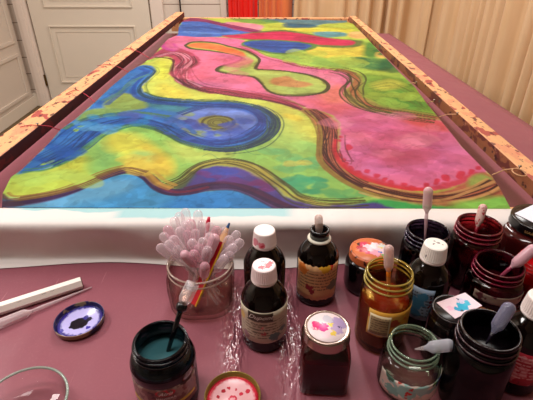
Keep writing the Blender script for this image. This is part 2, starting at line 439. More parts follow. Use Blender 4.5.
# smooth pseudo noise in metres
def snoise(x, y, s, seed, oct=3):
    r = np.random.RandomState(seed); o = np.zeros_like(x); amp = 1; tot = 0
    for k in range(oct):
        for j in range(5):
            th = r.rand()*2*PI; f = s*2**k*(.6+.8*r.rand())
            o += amp*np.sin(x*f*math.cos(th)+y*f*math.sin(th)+r.rand()*6.28+1.3*np.sin((x*math.sin(th)-y*math.cos(th))*f*.7+r.rand()*6))
        tot += amp*5*.5; amp *= .55
    return o/tot
wx = .006*snoise(x, y, 28, 1)+.0025*snoise(x, y, 120, 2); wy = .006*snoise(x, y, 28, 3)+.0025*snoise(x, y, 120, 4)
px, py = x+wx, y+wy
col = np.tile(np.array(lin((168, 190, 72))), (len(x), 1))
def segdist(qx, qy, a, b):
    d = b-a; L2 = (d**2).sum()+1e-12
    t = np.clip(((qx-a[0])*d[0]+(qy-a[1])*d[1])/L2, 0, 1)
    return np.hypot(qx-a[0]-t*d[0], qy-a[1]-t*d[1])
def poly(pts, c, soft=.004, alpha=1, k=4, warp=1, var=.0, vs_=60):
    global col
    P = sline(smooth_poly(pts, True, k))
    qx, qy = (px, py) if warp else (x, y)
    m = soft*2
    idx = np.where((qx > P[:, 0].min()-m) & (qx < P[:, 0].max()+m) & (qy > P[:, 1].min()-m) & (qy < P[:, 1].max()+m))[0]
    if len(idx) == 0: return
    ax, ay = qx[idx], qy[idx]; d = np.full(len(idx), 9.); ins = np.zeros(len(idx), bool)
    for i in range(len(P)):
        a, b = P[i], P[(i+1) % len(P)]
        d = np.minimum(d, segdist(ax, ay, a, b))
        cnd = ((a[1] > ay) != (b[1] > ay))
        with np.errstate(divide='ignore', invalid='ignore'):
            xi = (b[0]-a[0])*(ay-a[1])/(b[1]-a[1]+1e-15)+a[0]
        ins ^= cnd & (ax < xi)
    sd = np.where(ins, d, -d); f = np.clip(sd/soft*.5+.5, 0, 1)*alpha
    if var: f = f*np.clip(1-var*(.5+.9*snoise(ax, ay, vs_, 11+len(pts))), 0, 1)
    col[idx] = col[idx]*(1-f[:, None])+np.array(lin(c))*f[:, None]
def stroke(pts, c, w=.004, alpha=.8, n=1, spread=0., k=5, seed=0, warp=0, drift=1):
    global col
    r = np.random.RandomState(seed+len(pts))
    S = smooth_poly(pts, False, k); P0 = sline(S)
    T = np.gradient(P0, axis=0); T /= np.linalg.norm(T, axis=1)[:, None]+1e-9; Nn = np.stack([-T[:, 1], T[:, 0]], 1)
    s = np.concatenate([[0], np.cumsum(np.linalg.norm(np.diff(P0, axis=0), axis=1))])
    for q in range(n):
        off = (r.rand()*2-1)*spread
        f1, f2 = 4+10*r.rand(), 18+20*r.rand()
        o = off+spread*.35*drift*(np.sin(s*f1+r.rand()*6)+.4*np.sin(s*f2+r.rand()*6))
        P = P0+Nn*o[:, None]; ww = w*(.7+.6*r.rand()); al = alpha*(.6+.4*r.rand())
        qx, qy = (px, py) if warp else (x, y); m = ww*1.5
        idx = np.where((qx > P[:, 0].min()-m) & (qx < P[:, 0].max()+m) & (qy > P[:, 1].min()-m) & (qy < P[:, 1].max()+m))[0]
        if len(idx) == 0: continue
        ax, ay = qx[idx], qy[idx]; d = np.full(len(idx), 9.)
        for i in range(len(P)-1): d = np.minimum(d, segdist(ax, ay, P[i], P[i+1]))
        # softness follows mesh spacing
        if w < .0046: ww *= 1.5; al = min(1, al*1.25)
        aa = np.maximum(.0012, (ay-.5)*.0013)
        f = np.clip((ww/2-d)/aa+.5, 0, 1)*al
        col[idx] = col[idx]*(1-f[:, None])+np.array(lin(c))*f[:, None]
def blobs(cx_, cy_, rx, ry, c, n, size, seed, alpha=.8):
    r = random.Random(seed)
    for i in range(n):
        u = cx_+rx*(r.random()*2-1); v = cy_+ry*(r.random()*2-1); s = size*(.6+.8*r.random()); a = r.random()*3
        poly([(u+s*1.5*math.cos(t)*(1+.3*math.sin(2*t+a)), v+s*.62*math.sin(t)) for t in (0, 1, 2.1, 3.1, 4.2, 5.2)], c, .003, alpha, 3)
# --- far strip
poly([(190,15),(352,15),(352,36),(300,34),(255,33),(215,24),(190,19)], (178, 186, 66))
poly([(228,22),(262,25),(258,31),(240,29),(226,26)], (218, 136, 146), .01)
poly([(262,18),(300,19),(345,19.5),(346,22.5),(325,24),(308,27),(290,26.5),(284,23),(265,22)], (60, 112, 140), .012, .85)
poly([(285,23.5),(310,24.5),(318,27),(300,28.5),(284,27)], (36, 82, 104), .01, .8)
poly([(282,28.5),(330,28),(352,29.5),(349,33),(320,32),(290,30.5)], (208, 198, 64), .012)
poly([(232,18.5),(262,19),(280,22),(262,24),(240,22)], (92, 140, 60), .01, .8)
poly([(183,17),(203,18.5),(228,24),(262,31),(268,34),(248,33),(222,27),(200,22.5),(182,22)], (148, 54, 96), .006)
stroke([(186,19),(210,21.5),(240,28),(268,33)], (90, 30, 70), .010, .6, 4, .02)
# --- blue patch upper left
poly([(176,36),(180,24),(186,21.5),(200,21.5),(216,24.5),(236,30),(252,33),(236,35.5),(214,37),(192,37)], (62, 98, 172), .008)
stroke([(184,28),(205,27),(228,31)], (40, 70, 140), .03, .6, 4, .05)
stroke([(184,32),(208,33),(238,33)], (96, 138, 200), .02, .6, 4, .05)
# --- right green mass
poly([(316,32),(343,32.5),(345,36.5),(318,37)], (96, 148, 150), .012)
poly([(349,32.5),(364,32),(368,38),(352,38)], (224, 178, 106), .01)
poly([(285,46),(330,47),(372,43),(400,70),(430,104),(440,118),(400,114),(360,104),(340,72),(300,66),(262,56)], (160, 186, 68), .01)
poly([(308,47),(340,47),(366,45),(372,52),(352,58),(322,57),(305,52)], (214, 192, 66), .02)
poly([(270,55),(300,53),(330,60),(344,68),(310,64),(282,60)], (140, 176, 70), .015)
poly([(366,44),(374,44),(380,54),(372,58),(364,54)], (86, 136, 58), .015)
poly([(343,60),(352,57.5),(366,57.5),(391,60),(397,65),(386,70.5),(366,69),(346,65.5)], (54, 116, 66), .012, 1, var=.3)
poly([(380,60),(395,60),(404,70),(392,73),(378,68)], (42, 98, 60), .012, .7)
poly([(378,52),(386,56),(382,58),(376,56)], (212, 170, 80), .01)
blobs(385, 52, 8, 7, (50, 110, 60), 10, 2, 4)
# lake right
poly([(354,79),(372,74),(398,78),(412,84),(425,100),(436,115),(412,113),(385,108),(366,98)], (124, 158, 52), .012)
poly([(372,84),(390,79),(404,84),(396,89),(380,90)], (196, 190, 70), .015, .8)
poly([(382,92),(404,90),(420,98),(428,108),(402,108),(384,100)], (84, 138, 48), .02, .85)
for k in range(5):
    stroke([(366+k*3,84+k*3),(392+k*2,80+k*4),(414,90+k*3),(428,106+k)], (92, 112, 40), .006, .5, 2, .02, seed=k)
# --- pink main
poly([(176,36),(200,37),(225,37.5),(243,40),(246,46),(256,51),(268,57),(290,61.5),(300,66),(320,68),(338,70.5),(350,75),(354,81),(348,88),(344,93),(350,101),(365,107.5),(390,112),(430,118),(440,120),(452,132),(470,152),(487,168),(480,177),(455,186),(425,190),(398,188),(375,183),(356,174),(344,164),(337,151),(339,138),(340,125),(329,114),(308,108),(291,101),(266,96),(233,91),(200,87),(183,82),(170,74),(172,60),(165,48),(168,39)], (216, 106, 142), .004)
# pink modulations
poly([(196,50),(240,66),(250,80),(225,84),(196,78),(200,64)], (228, 108, 138), .02, .8)
poly([(300,96),(345,104),(380,116),(420,130),(440,150),(400,140),(350,120),(310,106)], (214, 92, 92), .03, .6)
poly([(310,90),(340,84),(344,94),(350,101),(330,103)], (226, 120, 92), .02, .8)
poly([(350,112),(400,122),(440,140),(462,165),(430,182),(390,178),(356,160),(345,138)], (208, 98, 146), .03, .7)
poly([(360,120),(395,125),(420,145),(400,165),(368,158)], (200, 84, 122), .03, .45)
poly([(300,70),(330,74),(343,80),(330,88),(318,80)], (216, 120, 140), .02, .7)
poly([(398,116),(436,119),(450,130),(438,131),(410,124)], (206, 76, 60), .012, .75)
# red blotches in lower pink
for (u, v, a_) in ((340,137,1),(338,141,1),(347,147,2),(338,156,1.6),(343,160,1.4),(368,171,1.5),(376,176,1.6),(392,183,1.5),(405,184,1.4),(425,184,1.6),(436,181,1.8),(446,178,2.2),(462,175,2.2),(472,172,1.6),(412,187,1.6),(385,180,1.4),(352,168,1.4),(358,172,1.8),(346,164,1.6),(478,168,1.4)):
    poly([(u-2*a_,v),(u-a_,v-1.4*a_),(u+1.6*a_,v-1.2*a_),(u+2.4*a_,v+.2),(u+a_,v+1.6*a_),(u-1.5*a_,v+1.3*a_)], (202, 34, 62), .002, .9, 3)
poly([(337,151),(344,160),(356,170),(375,178),(398,184),(425,186),(455,180),(478,172),(476,178),(450,188),(420,191),(390,188),(362,179),(345,168)], (196, 46, 64), .004, .85)
# --- red band far
poly([(222,36),(240,33.5),(266,31),(286,30),(316,35),(336,38.5),(356,40),(364,42),(358,46.5),(330,47.5),(303,45.5),(281,43),(262,41.5),(244,39.5)], (104, 118, 62), .01)
poly([(222,36),(240,34),(266,32),(286,31.5),(316,36),(336,39),(352,40.5),(356,42.5),(350,45),(328,45.3),(303,43),(281,41.2),(262,40),(240,38.5)], (194, 40, 78), .006)
stroke([(250,34.5),(290,35),(330,41.5)], (160, 26, 60), .02, .5, 4, .05)
# --- pond
poly([(241,44.5),(247,40.5),(262,39.3),(283,40.2),(307,42.5),(318,46),(308,51),(286,54.5),(266,53),(252,49.5)], (84, 122, 58), .006)
poly([(244,44),(250,41.3),(264,40.4),(283,41.2),(304,43.3),(311,46.5),(303,50.2),(285,52.8),(268,51.5),(255,48.5)], (44, 82, 152), .006)
for k in range(3): stroke([(250,43+k),(275,44+k*2),(304,45+k*1.3)], (28, 56, 116), .012, .6, 3, .02, seed=k)
# --- snake
snake = [(184.5,44.6),(194,41.2),(214,42.2),(231,46.5),(248,51),(260.5,59),(257,66),(258,69),(281,70),(305,73.5),(322,79),(329.5,86),(324,92.5),(305,95.8),(281.5,95.6),(267,91),(260,83.5),(252,77),(234,75),(217,71.5),(220,66.5),(234,62.5),(241,58.5),(233,55),(211,51.5),(190,48.7)]
poly(snake, (120, 118, 52), .004)
sn2 = [(188,44.8),(196,42.4),(214,43.3),(230,47.6),(246,52.2),(257,59),(254,66),(256,70),(281,71.2),(303,74.8),(318,80),(325,86),(320,91),(304,94),(283,94),(270,90),(262.5,82.5),(254,75.6),(234,73.6),(221,71),(224,67.4),(237,63.4),(245,59),(235,54),(212,50.4),(192,47.6)]
poly(sn2, (172, 186, 88), .004)
poly([(187,45.2),(196,42.7),(214,43.6),(230,48),(244,52.5),(246,56.5),(236,55),(213,50),(192,47.2)], (222, 116, 56), .005)
poly([(270,80),(278,77),(288,76.2),(296,80.5),(308,82.5),(312,85.5),(300,87.5),(284,86),(272,84)], (192, 132, 74), .008)
poly([(240,64),(256,62),(252,70),(238,71)], (150, 168, 76), .02, .8)
stroke(snake+[snake[0]], (70, 62, 34), .0035, .75, 5, .009, k=3)
# --- maroon band through pink
band = [(146,60),(160,57),(170,58),(174,64),(169,73),(177,82),(198,90.5),(233,96),(266,101),(291,107),(306,113),(304,108),(291,101.5),(266,94.5),(233,90.5),(200,85.5),(189,79.5),(190,71),(200,63),(197,56),(186,50),(168,46),(160,50)]
poly(band, (176, 62, 88), .005)
poly([(160,46),(166,41),(175,44),(178,50),(170,51)], (186, 60, 132), .008)
poly([(178,37),(168,40),(165,46),(175,50),(180,49),(172,44)], (206, 96, 130), .006, .8)
core = [(152,57),(176,53),(188,60),(182,70),(184,79),(199,87),(233,93),(266,98),(300,108)]
stroke(core, (150, 44, 66), .008, .6, 7, .028, k=4)
stroke(core[:6], (226, 150, 166), .004, .8, 4, .022, seed=3)
stroke(core, (96, 30, 46), .003, .75, 6, .032, seed=9)
stroke([(197,56),(201,63),(190,72),(188,80),(200,87),(233,91),(266,96)], (100, 44, 50), .0025, .8, 4, .02, seed=5)
# --- yellow field left
poly([(139,66),(150,62),(162,57.5),(171,58.5),(174,64),(169,73),(177,82.5),(198,90.5),(233,96.5),(266,101.5),(291,108),(306,116),(318,130),(320,150),(300,160),(262,152),(262,138),(273,120),(262,108),(233,101),(180,100),(142,92),(142,84),(154,75),(154,69)], (200, 206, 84), .006)
poly([(156,62),(168,62),(170,72),(160,80),(156,72)], (212, 212, 66), .02)
poly([(160,84),(178,86),(190,95),(170,97),(156,92)], (226, 206, 70), .02, .9)
poly([(276,106),(300,112),(312,124),(316,140),(300,140),(284,124)], (206, 202, 80), .02)
poly([(286,113),(302,116),(300,121),(286,118)], (226, 204, 64), .006, .8)
stroke([(142,66),(152,67),(156,72),(148,78),(143,86),(146,94)], (110, 128, 60), .003, .6, 4, .012)
# --- lower green & yellow hills
poly([(0,210),(0,194),(11,177),(22,169),(67,160),(82,150),(100,135),(133,124),(168,134),(203,146),(245,146),(268,128),(290,138),(318,146),(320,158),(340,178),(376,196),(440,206),(520,205),(520,215),(0,215)], (146, 192, 88), .005)
poly([(2,196),(11,179),(40,172),(67,163),(84,156),(92,165),(78,182),(50,192),(22,198)], (182, 196, 70), .012)
poly([(92,146),(110,136),(118,150),(112,166),(98,170),(92,158)], (126, 180, 96), .02, .9)
poly([(106,137),(130,132),(150,142),(166,156),(172,170),(150,178),(132,168),(122,156),(108,150)], (210, 208, 74), .015)
poly([(140,145),(158,152),(172,165),(170,176),(152,176),(142,162)], (224, 200, 66), .015, .9)
poly([(133,152),(150,152),(156,160),(146,165),(133,161)], (160, 198, 106), .012, .8)
poly([(168,141),(203,150),(236,150),(228,158),(196,162),(178,158)], (186, 202, 92), .015, .9)
poly([(262,136),(290,132),(312,142),(318,152),(290,158),(266,150)], (158, 200, 100), .02, .8)
poly([(266,118),(290,120),(306,140),(280,148),(262,140)], (164, 196, 96), .02, .6)
blobs(292, 160, 24, 9, (112, 186, 112), 9, 7, 2, .6)
blobs(308, 186, 18, 7, (66, 158, 106), 10, 5, 3, .85)
blobs(285, 180, 9, 4, (70, 158, 110), 5, 5, 6, .8)
blobs(356, 194, 26, 4, (92, 166, 96), 9, 5, 8, .7)
blobs(300, 164, 10, 4, (190, 186, 80), 4, 4, 9, .7)
for k in range(9):
    r_ = random.Random(k+40); u0 = 130+r_.random()*190; v0 = 148+r_.random()*36
    stroke([(u0,v0),(u0+8,v0-2-3*r_.random()),(u0+17,v0+3*r_.random()),(u0+26,v0+2)], (100, 150, 90), .0018, .5, 1, 0, seed=k)
# --- blue river
river = [(20,171),(50,141),(60,129),(75,119),(95,101.5),(112,85.5),(130,70.5),(144,65),(154,68.5),(153,75),(143,83),(143,92),(158,97.5),(195,100.5),(233,102),(256,106.5),(270,114),(275,124),(268,136),(250,145),(222,149.5),(203,147.5),(183,142.5),(168,135),(153,128),(133,124.5),(110,130.5),(96,138),(82,151),(67,161),(45,170),(28,172)]
poly(river, (48, 108, 178), .005)
poly([(104,105),(112,95),(128,93),(142,99),(150,106),(130,110),(112,113)], (140, 164, 80), .008)
poly([(76,120),(86,111),(104,108),(130,110),(124,114),(104,118),(84,121)], (122, 156, 88), .008)
poly([(146,101),(170,104),(190,108),(180,112),(160,110),(148,106)], (66, 134, 140), .01, .8)
poly([(96,102),(110,88),(124,80),(136,78),(140,84),(128,90),(112,94)], (52, 120, 190), .01, .8)
poly([(176,118),(188,111),(212,107),(240,109),(257,115),(258,124),(245,134),(222,140),(200,138.5),(184,131)], (96, 118, 190), .01)
poly([(190,112),(215,109),(242,111),(252,117),(236,116),(210,113)], (120, 140, 204), .01, .7)
poly([(200,118),(216,114.5),(233,118),(238,125),(230,131),(212,130.5),(198,126)], (134, 132, 62), .006)
for k in range(4):
    s = 1-k*.22
    stroke([(218+math.cos(t)*18*s, 122.6+math.sin(t)*7.4*s) for t in [i*.6 for i in range(12)]], (80, 74, 40), .0022, .75, 2, .004, seed=k)
blobs(196, 124, 14, 9, (56, 66, 150), 8, 4, 12, .7)
blobs(238, 128, 14, 8, (72, 84, 168), 6, 4, 13, .7)
blobs(215, 134, 30, 3, (140, 160, 90), 6, 3, 14, .7)
blobs(180, 122, 8, 8, (128, 150, 110), 4, 3, 15, .6)
poly([(40,164.5),(45,161),(54,160),(53,162.5),(45,165)], (140, 182, 70), .002)
poly([(71,131),(75,129),(78,130),(75,132)], (140, 182, 70), .002); poly([(77,127),(82,125.5),(85,126.5),(80,128)], (120, 170, 80), .002)
midr = [(156,100),(195,103.5),(233,105.5),(254,110),(265,118),(263,128),(246,139),(222,144),(200,141),(180,134),(160,125),(134,120),(108,125),(88,137),(70,152),(48,163)]
stroke(midr, (30, 84, 168), .012, .7, 5, .02, k=4)
stroke(midr, (28, 56, 110), .0028, .7, 8, .028, k=4, seed=4)
stroke([(144,68),(150,72),(143,80),(136,88),(138,96),(156,101),(190,104)], (24, 70, 150), .014, .8, 3, .014, k=4)
stroke([(60,136),(80,124),(110,117),(150,116),(172,122),(190,134)], (34, 92, 172), .012, .8, 3, .02, k=4)
stroke([(95,104),(112,90),(130,76),(144,70)], (28, 78, 150), .014, .7, 3, .03, k=4)
stroke([(30,166),(60,146),(80,132),(112,121),(150,118)], (28, 66, 128), .003, .7, 6, .04, k=4, seed=2)
stroke(river[11:27], (60, 96, 70), .003, .8, 6, .012, k=3, seed=6)
stroke([(258,108),(272,116),(276,126),(268,138),(252,147),(225,151)], (64, 90, 70), .0022, .8, 9, .018, k=4, seed=8)
stroke([(24,171),(45,169),(67,160),(82,150),(98,138),(112,131),(134,125),(154,128.5)], (70, 130, 90), .004, .7, 4, .008, k=4, seed=8)
# --- brown band between pink and green
bb_o = [(303.5,110),(314,121),(319,135),(317.5,155),(322,165),(338,178),(358.5,189),(376,195),(399,200),(437,205),(475,204),(506,199)]
bb_i = [(494,177),(482,172),(475,178),(450,189),(425,193),(399,190),(376,185),(356,176),(343,166),(336,152),(337,138),(338,124),(326,114),(310,108)]
poly(bb_o+bb_i, (176, 96, 66), .004)
poly([(470,182),(482,174),(492,178),(486,184),(472,190)], (136, 170, 78), .006, .8)
poly([(303,110),(313,113),(324,124),(326,140),(323,155),(330,168),(322,165),(317.5,155),(319,135),(314,121)], (196, 130, 70), .006, .8)
poly([(318,112),(334,120),(337,134),(334,150),(328,150),(330,130)], (208, 98, 92), .006, .8)
bc = [(309,110),(322,119),(328,132),(327,152),(333,165),(348,178),(366,187),(388,193),(420,198),(450,198),(478,191),(496,182)]
stroke(bc, (130, 60, 40), .007, .6, 6, .016, k=4)
stroke(bc, (70, 36, 30), .0022, .85, 13, .019, k=4, seed=3)
stroke([(337,140),(336,150),(342,163),(354,173),(372,181),(396,187),(425,189)], (204, 36, 48), .007, .8, 3, .006, k=4, seed=4)
stroke(bc[6:], (206, 150, 90), .004, .6, 5, .02, k=4, seed=5)
stroke(bb_o[:9], (150, 120, 50), .004, .7, 3, .008, k=4, seed=6)
stroke([(345,150),(349,163),(340,150),(341,135)], (120, 40, 50), .002, .6, 2, .01)
# brown-green band upper right
gb = [(284,62),(304,67),(322,69),(340,70.5),(353,74),(362,81),(359,89),(362,97),(376,104),(400,109.5),(436,117)]
gbc = [(338,69.5),(350,73),(357,80),(353,89),(357,98),(370,106),(392,111),(436,118)]
poly([(336,68),(352,71),(364,78),(362,88),(366,97),(380,104),(404,109),(438,115),(440,120),(392,114.5),(364,109),(348,102),(345,92),(354,82),(350,75)], (150, 126, 62), .008, .9)
stroke(gbc, (176, 60, 60), .012, .6, 2, .01, k=4)
stroke(gbc, (70, 66, 34), .0035, .75, 10, .035, k=4, seed=3)
stroke(gb[:5], (120, 60, 50), .004, .7, 5, .014, k=4, seed=3)
stroke([(243,46),(254,51),(266,57),(284,61.5),(300,66),(322,68.5)], (150, 48, 60), .006, .7, 4, .014, k=4, seed=1)
# --- blue bottom, purple hill, dark band
poly([(0,200),(50,198),(75,190),(100,180),(125,174),(146,178),(160,190),(190,194),(215,190),(236,189),(252,194),(275,202),(300,207),(300,214),(0,214)], (64, 146, 198), .004)
poly([(0,200),(40,199),(80,190),(112,180),(135,180),(126,192),(92,202),(40,210),(0,210)], (98, 158, 190), .012, .8)
poly([(175,196),(215,191),(240,192),(262,200),(280,212),(170,212)], (34, 116, 186), .012, .8)
poly([(380,200),(420,204),(470,206),(520,200),(520,212),(300,212)], (62, 168, 80), .006)
poly([(455,203),(500,196),(520,200),(520,214),(458,214)], (132, 190, 74), .01)
poly([(176,190),(184,184),(192,174),(203,168.5),(220,165.5),(242,167.5),(258,174),(268,181),(280,190),(293,200),(312,205),(340,204.5),(366,203),(386,206),(392,213),(290,213),(266,202),(250,193),(234,188),(210,189),(190,194)], (84, 68, 140), .004)
blobs(225, 176, 20, 5, (60, 72, 160), 6, 5, 21, .7)
blobs(252, 186, 16, 5, (120, 50, 112), 7, 4, 22, .8)
blobs(215, 178, 12, 5, (112, 56, 124), 4, 4, 23, .7)
blobs(242, 178, 8, 4, (104, 60, 130), 4, 4, 24, .7)
poly([(162,186),(180,180),(192,167),(205,161),(225,158),(248,161),(266,168),(284,184),(300,196),(330,202),(360,202),(320,206),(296,201),(280,190),(266,180),(250,171),(236,167),(220,165.5),(203,168.5),(190,176),(182,186),(172,191)], (172, 150, 62), .006, .85)
poly([(170,188),(184,178),(190,172),(194,176),(186,186),(178,191)], (76, 96, 70), .006, .8)
ob = [(164,187),(182,180),(194,170),(206,164),(226,161),(248,165),(266,174),(284,187),(300,199),(330,204),(366,202)]
stroke(ob, (76, 70, 36), .0022, .75, 9, .014, k=4, seed=2)
db_ = [(0,205),(25,202),(50,197.5),(75,189.5),(100,178),(122,171.5),(134,171.5),(148,177),(160,187.5),(173,192.5),(190,191.5),(208,187.5),(233,186.5),(250,191),(266,199),(280,206),(296,211)]
stroke(db_, (92, 58, 104), .016, .9, 3, .006, k=4)
stroke(db_, (60, 38, 74), .0045, .75, 9, .012, k=4, seed=4)
stroke(db_[6:12], (108, 36, 62), .008, .8, 3, .006, k=4, seed=4)
ub = [(p_[0], p_[1]-4.5) for p_ in db_[1:8]]
stroke([(4,194),(10,198)]+ub, (150, 116, 54), .005, .8, 4, .008, k=4, seed=6)
stroke([(10,201)]+[(p_[0], p_[1]-3) for p_ in db_[1:9]], (110, 84, 40), .0022, .8, 4, .006, k=4, seed=7)
stroke([(133,168),(148,172),(160,182),(172,187)], (196, 150, 60), .008, .7, 4, .01, k=4, seed=7)
poly([(0,196),(4,193),(8,199),(20,203),(20,207),(0,208)], (70, 50, 66), .003, .8)
stroke([(253,106),(268,112),(275,122),(271,134),(256,144),(232,150),(205,149)], (40, 62, 84), .0022, .9, 9, .016, k=4, seed=18)
stroke([(180,114),(206,106),(236,106),(256,112),(262,122),(250,135),(224,142),(198,141),(180,134)], (40, 60, 130), .003, .8, 8, .012, k=4, seed=19)
stroke([(146,66),(156,71),(147,79),(141,86),(142,94),(158,99),(190,102)], (34, 70, 90), .0026, .9, 5, .010, k=4, seed=20)
stroke([(152,57),(172,60),(170,73),(180,83),(200,91),(235,97),(268,101),(300,110)], (90, 30, 44), .003, .9, 5, .010, k=4, seed=21)
stroke([(60,128),(84,118),(110,114),(140,112),(170,116)], (70, 110, 90), .004, .8, 5, .02, k=4, seed=22)
stroke([(100,100),(118,92),(134,80),(148,74)], (70, 120, 130), .004, .8, 4, .02, k=4, seed=23)
blobs(150, 118, 26, 5, (70, 90, 165), 9, 4, 31, .5); blobs(120, 122, 30, 6, (30, 130, 180), 9, 4, 32, .4)
blobs(60, 150, 22, 9, (30, 84, 170), 9, 5, 33, .6); blobs(95, 128, 22, 5, (80, 150, 200), 8, 4, 34, .5)
blobs(205, 130, 40, 9, (60, 90, 180), 12, 4, 35, .55); blobs(150, 160, 24, 10, (216, 190, 70), 9, 7, 36, .5)
blobs(60, 178, 30, 5, (176, 200, 84), 10, 8, 37, .5); blobs(400, 98, 26, 8, (150, 176, 60), 10, 6, 38, .6)
blobs(330, 58, 40, 6, (170, 190, 70), 10, 6, 39, .5); blobs(210, 70, 30, 12, (206, 84, 112), 7, 9, 40, .35)
blobs(400, 150, 44, 24, (196, 78, 110), 14, 9, 41, .32); blobs(385, 135, 50, 20, (230, 128, 150), 12, 9, 42, .3)
for k in range(6):
    r_ = random.Random(k+90); u0 = 350+r_.random()*70; v0 = 125+r_.random()*45
    stroke([(u0,v0),(u0+9,v0-3*r_.random()),(u0+20,v0+3*r_.random()),(u0+30,v0+1)], (176, 62, 96), .002, .5, 1, 0, seed=k)
stroke([(20,199),(50,194),(80,186),(105,176),(125,169),(145,173)], (120, 84, 50), .0022, .85, 6, .008, k=4, seed=24)
stroke([(184,187),(205,182),(230,181),(250,187),(270,196),(290,204)], (84, 40, 74), .005, .7, 5, .012, k=4, seed=25)
# --- watercolour blooms
n1 = snoise(x, y, 22, 31); n2 = snoise(x, y, 70, 32); n3 = snoise(x, y, 240, 33)
n5 = snoise(x*.35, y, 130, 35); mul = 1+.10*n1+.09*n2+.06*n3+.05*n5
n4 = snoise(x, y, 16, 41, 4)
n6 = snoise(x, y, 34, 44, 4)
edge = np.exp(-(n4/.02)**2)*np.clip(snoise(x, y, 9, 43)*3, 0, 1)+.8*np.exp(-(n6/.03)**2)*np.clip(snoise(x, y, 12, 45)*3, 0, 1)
c7 = np.clip(snoise(px, py, 30, 61, 4)/.03-6, 0, 1); c8 = np.clip(snoise(px, py, 42, 62, 4)/.03-6, 0, 1); c9 = np.clip(snoise(px, py, 24, 63, 4)/.03-9, 0, 1)
mul = mul*(1-.13*c7+.12*c8)*(1-.12*c9)
hsft = snoise(x, y, 18, 46)[:, None]*.13+.06*(c9-c8)[:, None]; col = col*(1+hsft*np.array([[.5, -.2, -.8]]))
col = np.clip(col*(mul*(1-.26*edge))[:, None], 0, 1)
# mesh
nr = shape[0]
me = bpy.data.meshes.new('painted_panel')
co = np.stack([x, y, np.full_like(x, ZS)], 1)
oy = .66
co[:, 1] -= oy; co[:, 2] -= TZ
co[:, 2] += .0008*snoise(x, y, 9, 50)
I = np.arange(nr*NC).reshape(nr, NC)
q = np.stack([I[1:, :-1], I[1:, 1:], I[:-1, 1:], I[:-1, :-1]], -1).reshape(-1, 4)
me.vertices.add(len(co)); me.vertices.foreach_set('co', co.astype(np.float32).ravel())
me.loops.add(q.size); me.loops.foreach_set('vertex_index', q.astype(np.int32).ravel())
me.polygons.add(len(q)); me.polygons.foreach_set('loop_start', np.arange(0, q.size, 4, dtype=np.int32))
me.polygons.foreach_set('use_smooth', np.ones(len(q), bool))
me.update(calc_edges=True)
ca = me.color_attributes.new('dye', 'FLOAT_COLOR', 'POINT')
ca.data.foreach_set('color', np.concatenate([col, np.ones((len(col), 1))], 1).astype(np.float32).ravel())
M_silk = mat('dyed_silk', (255, 255, 255), .6, spec=.1); N = NT(M_silk)
at_ = N.n('ShaderNodeAttribute', attribute_name='dye')
hs = N.n('ShaderNodeHueSaturation'); hs.inputs['Saturation'].default_value = .98; hs.inputs['Value'].default_value = .66
N.l(at_.outputs['Color'], hs.inputs['Color']); N.l(hs.outputs[0], N.b.inputs['Base Color'])
N.bump(N.noise(7, 3).outputs[0], .25, .006)
me.materials.append(M_silk)
silk = thing('silk_painting', 'large painted silk with flowing blue, pink and green shapes stretched on the frame', 'painted cloth', (0, oy, TZ))
o = bpy.data.objects.new('painted_panel', me); C.objects.link(o); o.parent = silk
# unpainted end of the silk, folded over the near cross rail and falling to the table
M_flap = mat('white_silk', (238, 226, 218), .55, spec=.4); N = NT(M_flap)
sep = N.n('ShaderNodeSeparateXYZ'); N.l(N.coord(), sep.inputs[0])
nzz = N.noise(9, 3)
# turquoise dye that ran onto the white part, by distance along the edge
def band_(sock, lo, hi, w): return N.math('MULTIPLY', N.ramp(sock, lo-w, lo+w), N.ramp(sock, hi+w, hi-w))
yy = N.math('ADD', sep.outputs[1], N.math('MULTIPLY', N.math('SUBTRACT', nzz.outputs[0], .5), .045))
e1 = at_z(118, 210, ZS).x; e2 = at_z(291, 210, ZS).x; e0 = at_z(20, 208, ZS).x
ytop = at_z(266, 208, ZS).y-oy
f1 = N.math('MULTIPLY', band_(sep.outputs[0], e1, e2, .012), N.ramp(yy, ytop-.032, ytop-.026))
f2 = N.math('MULTIPLY', band_(sep.outputs[0], e0, e1+.02, .012), N.ramp(yy, ytop-.010, ytop-.005))
f = N.math('MAXIMUM', f1, f2)
f3 = N.math('MULTIPLY', N.ramp(sep.outputs[0], e2, e2+.1), N.ramp(yy, ytop-.012, ytop+.004))
c_ = N.mix(N.math('MULTIPLY', f, .75), (216, 208, 204), (120, 186, 192))
c_ = N.mix(N.math('MULTIPLY', f3, .3), c_, (226, 196, 150))
pk = N.ramp(N.noise(55, 2, N.mapping(loc=(3, 1, 0))).outputs[0], .70, .9)
c_ = N.mix(N.math('MULTIPLY', pk, .25), c_, (190, 110, 130))
N.l(c_, N.b.inputs['Base Color'])
N.bump(N.math('ADD', N.noise(5, 3, N.mapping(scale=(2.5, 1, 1))).outputs[0], N.math('MULTIPLY', N.noise(900, 1).outputs[0], .02)), .5, .012)
bm = bmesh.new(); rows = []
near = [at_z(266.5, 208.5, ZS).y]
yt = at_z(266, 262, TZ+.002).y
prof = [(None, ZS), (.72, ZS)]
nxf = 150; xa, xb = -.70, .585
Xe = X[-1]; Ye = Y[-1]
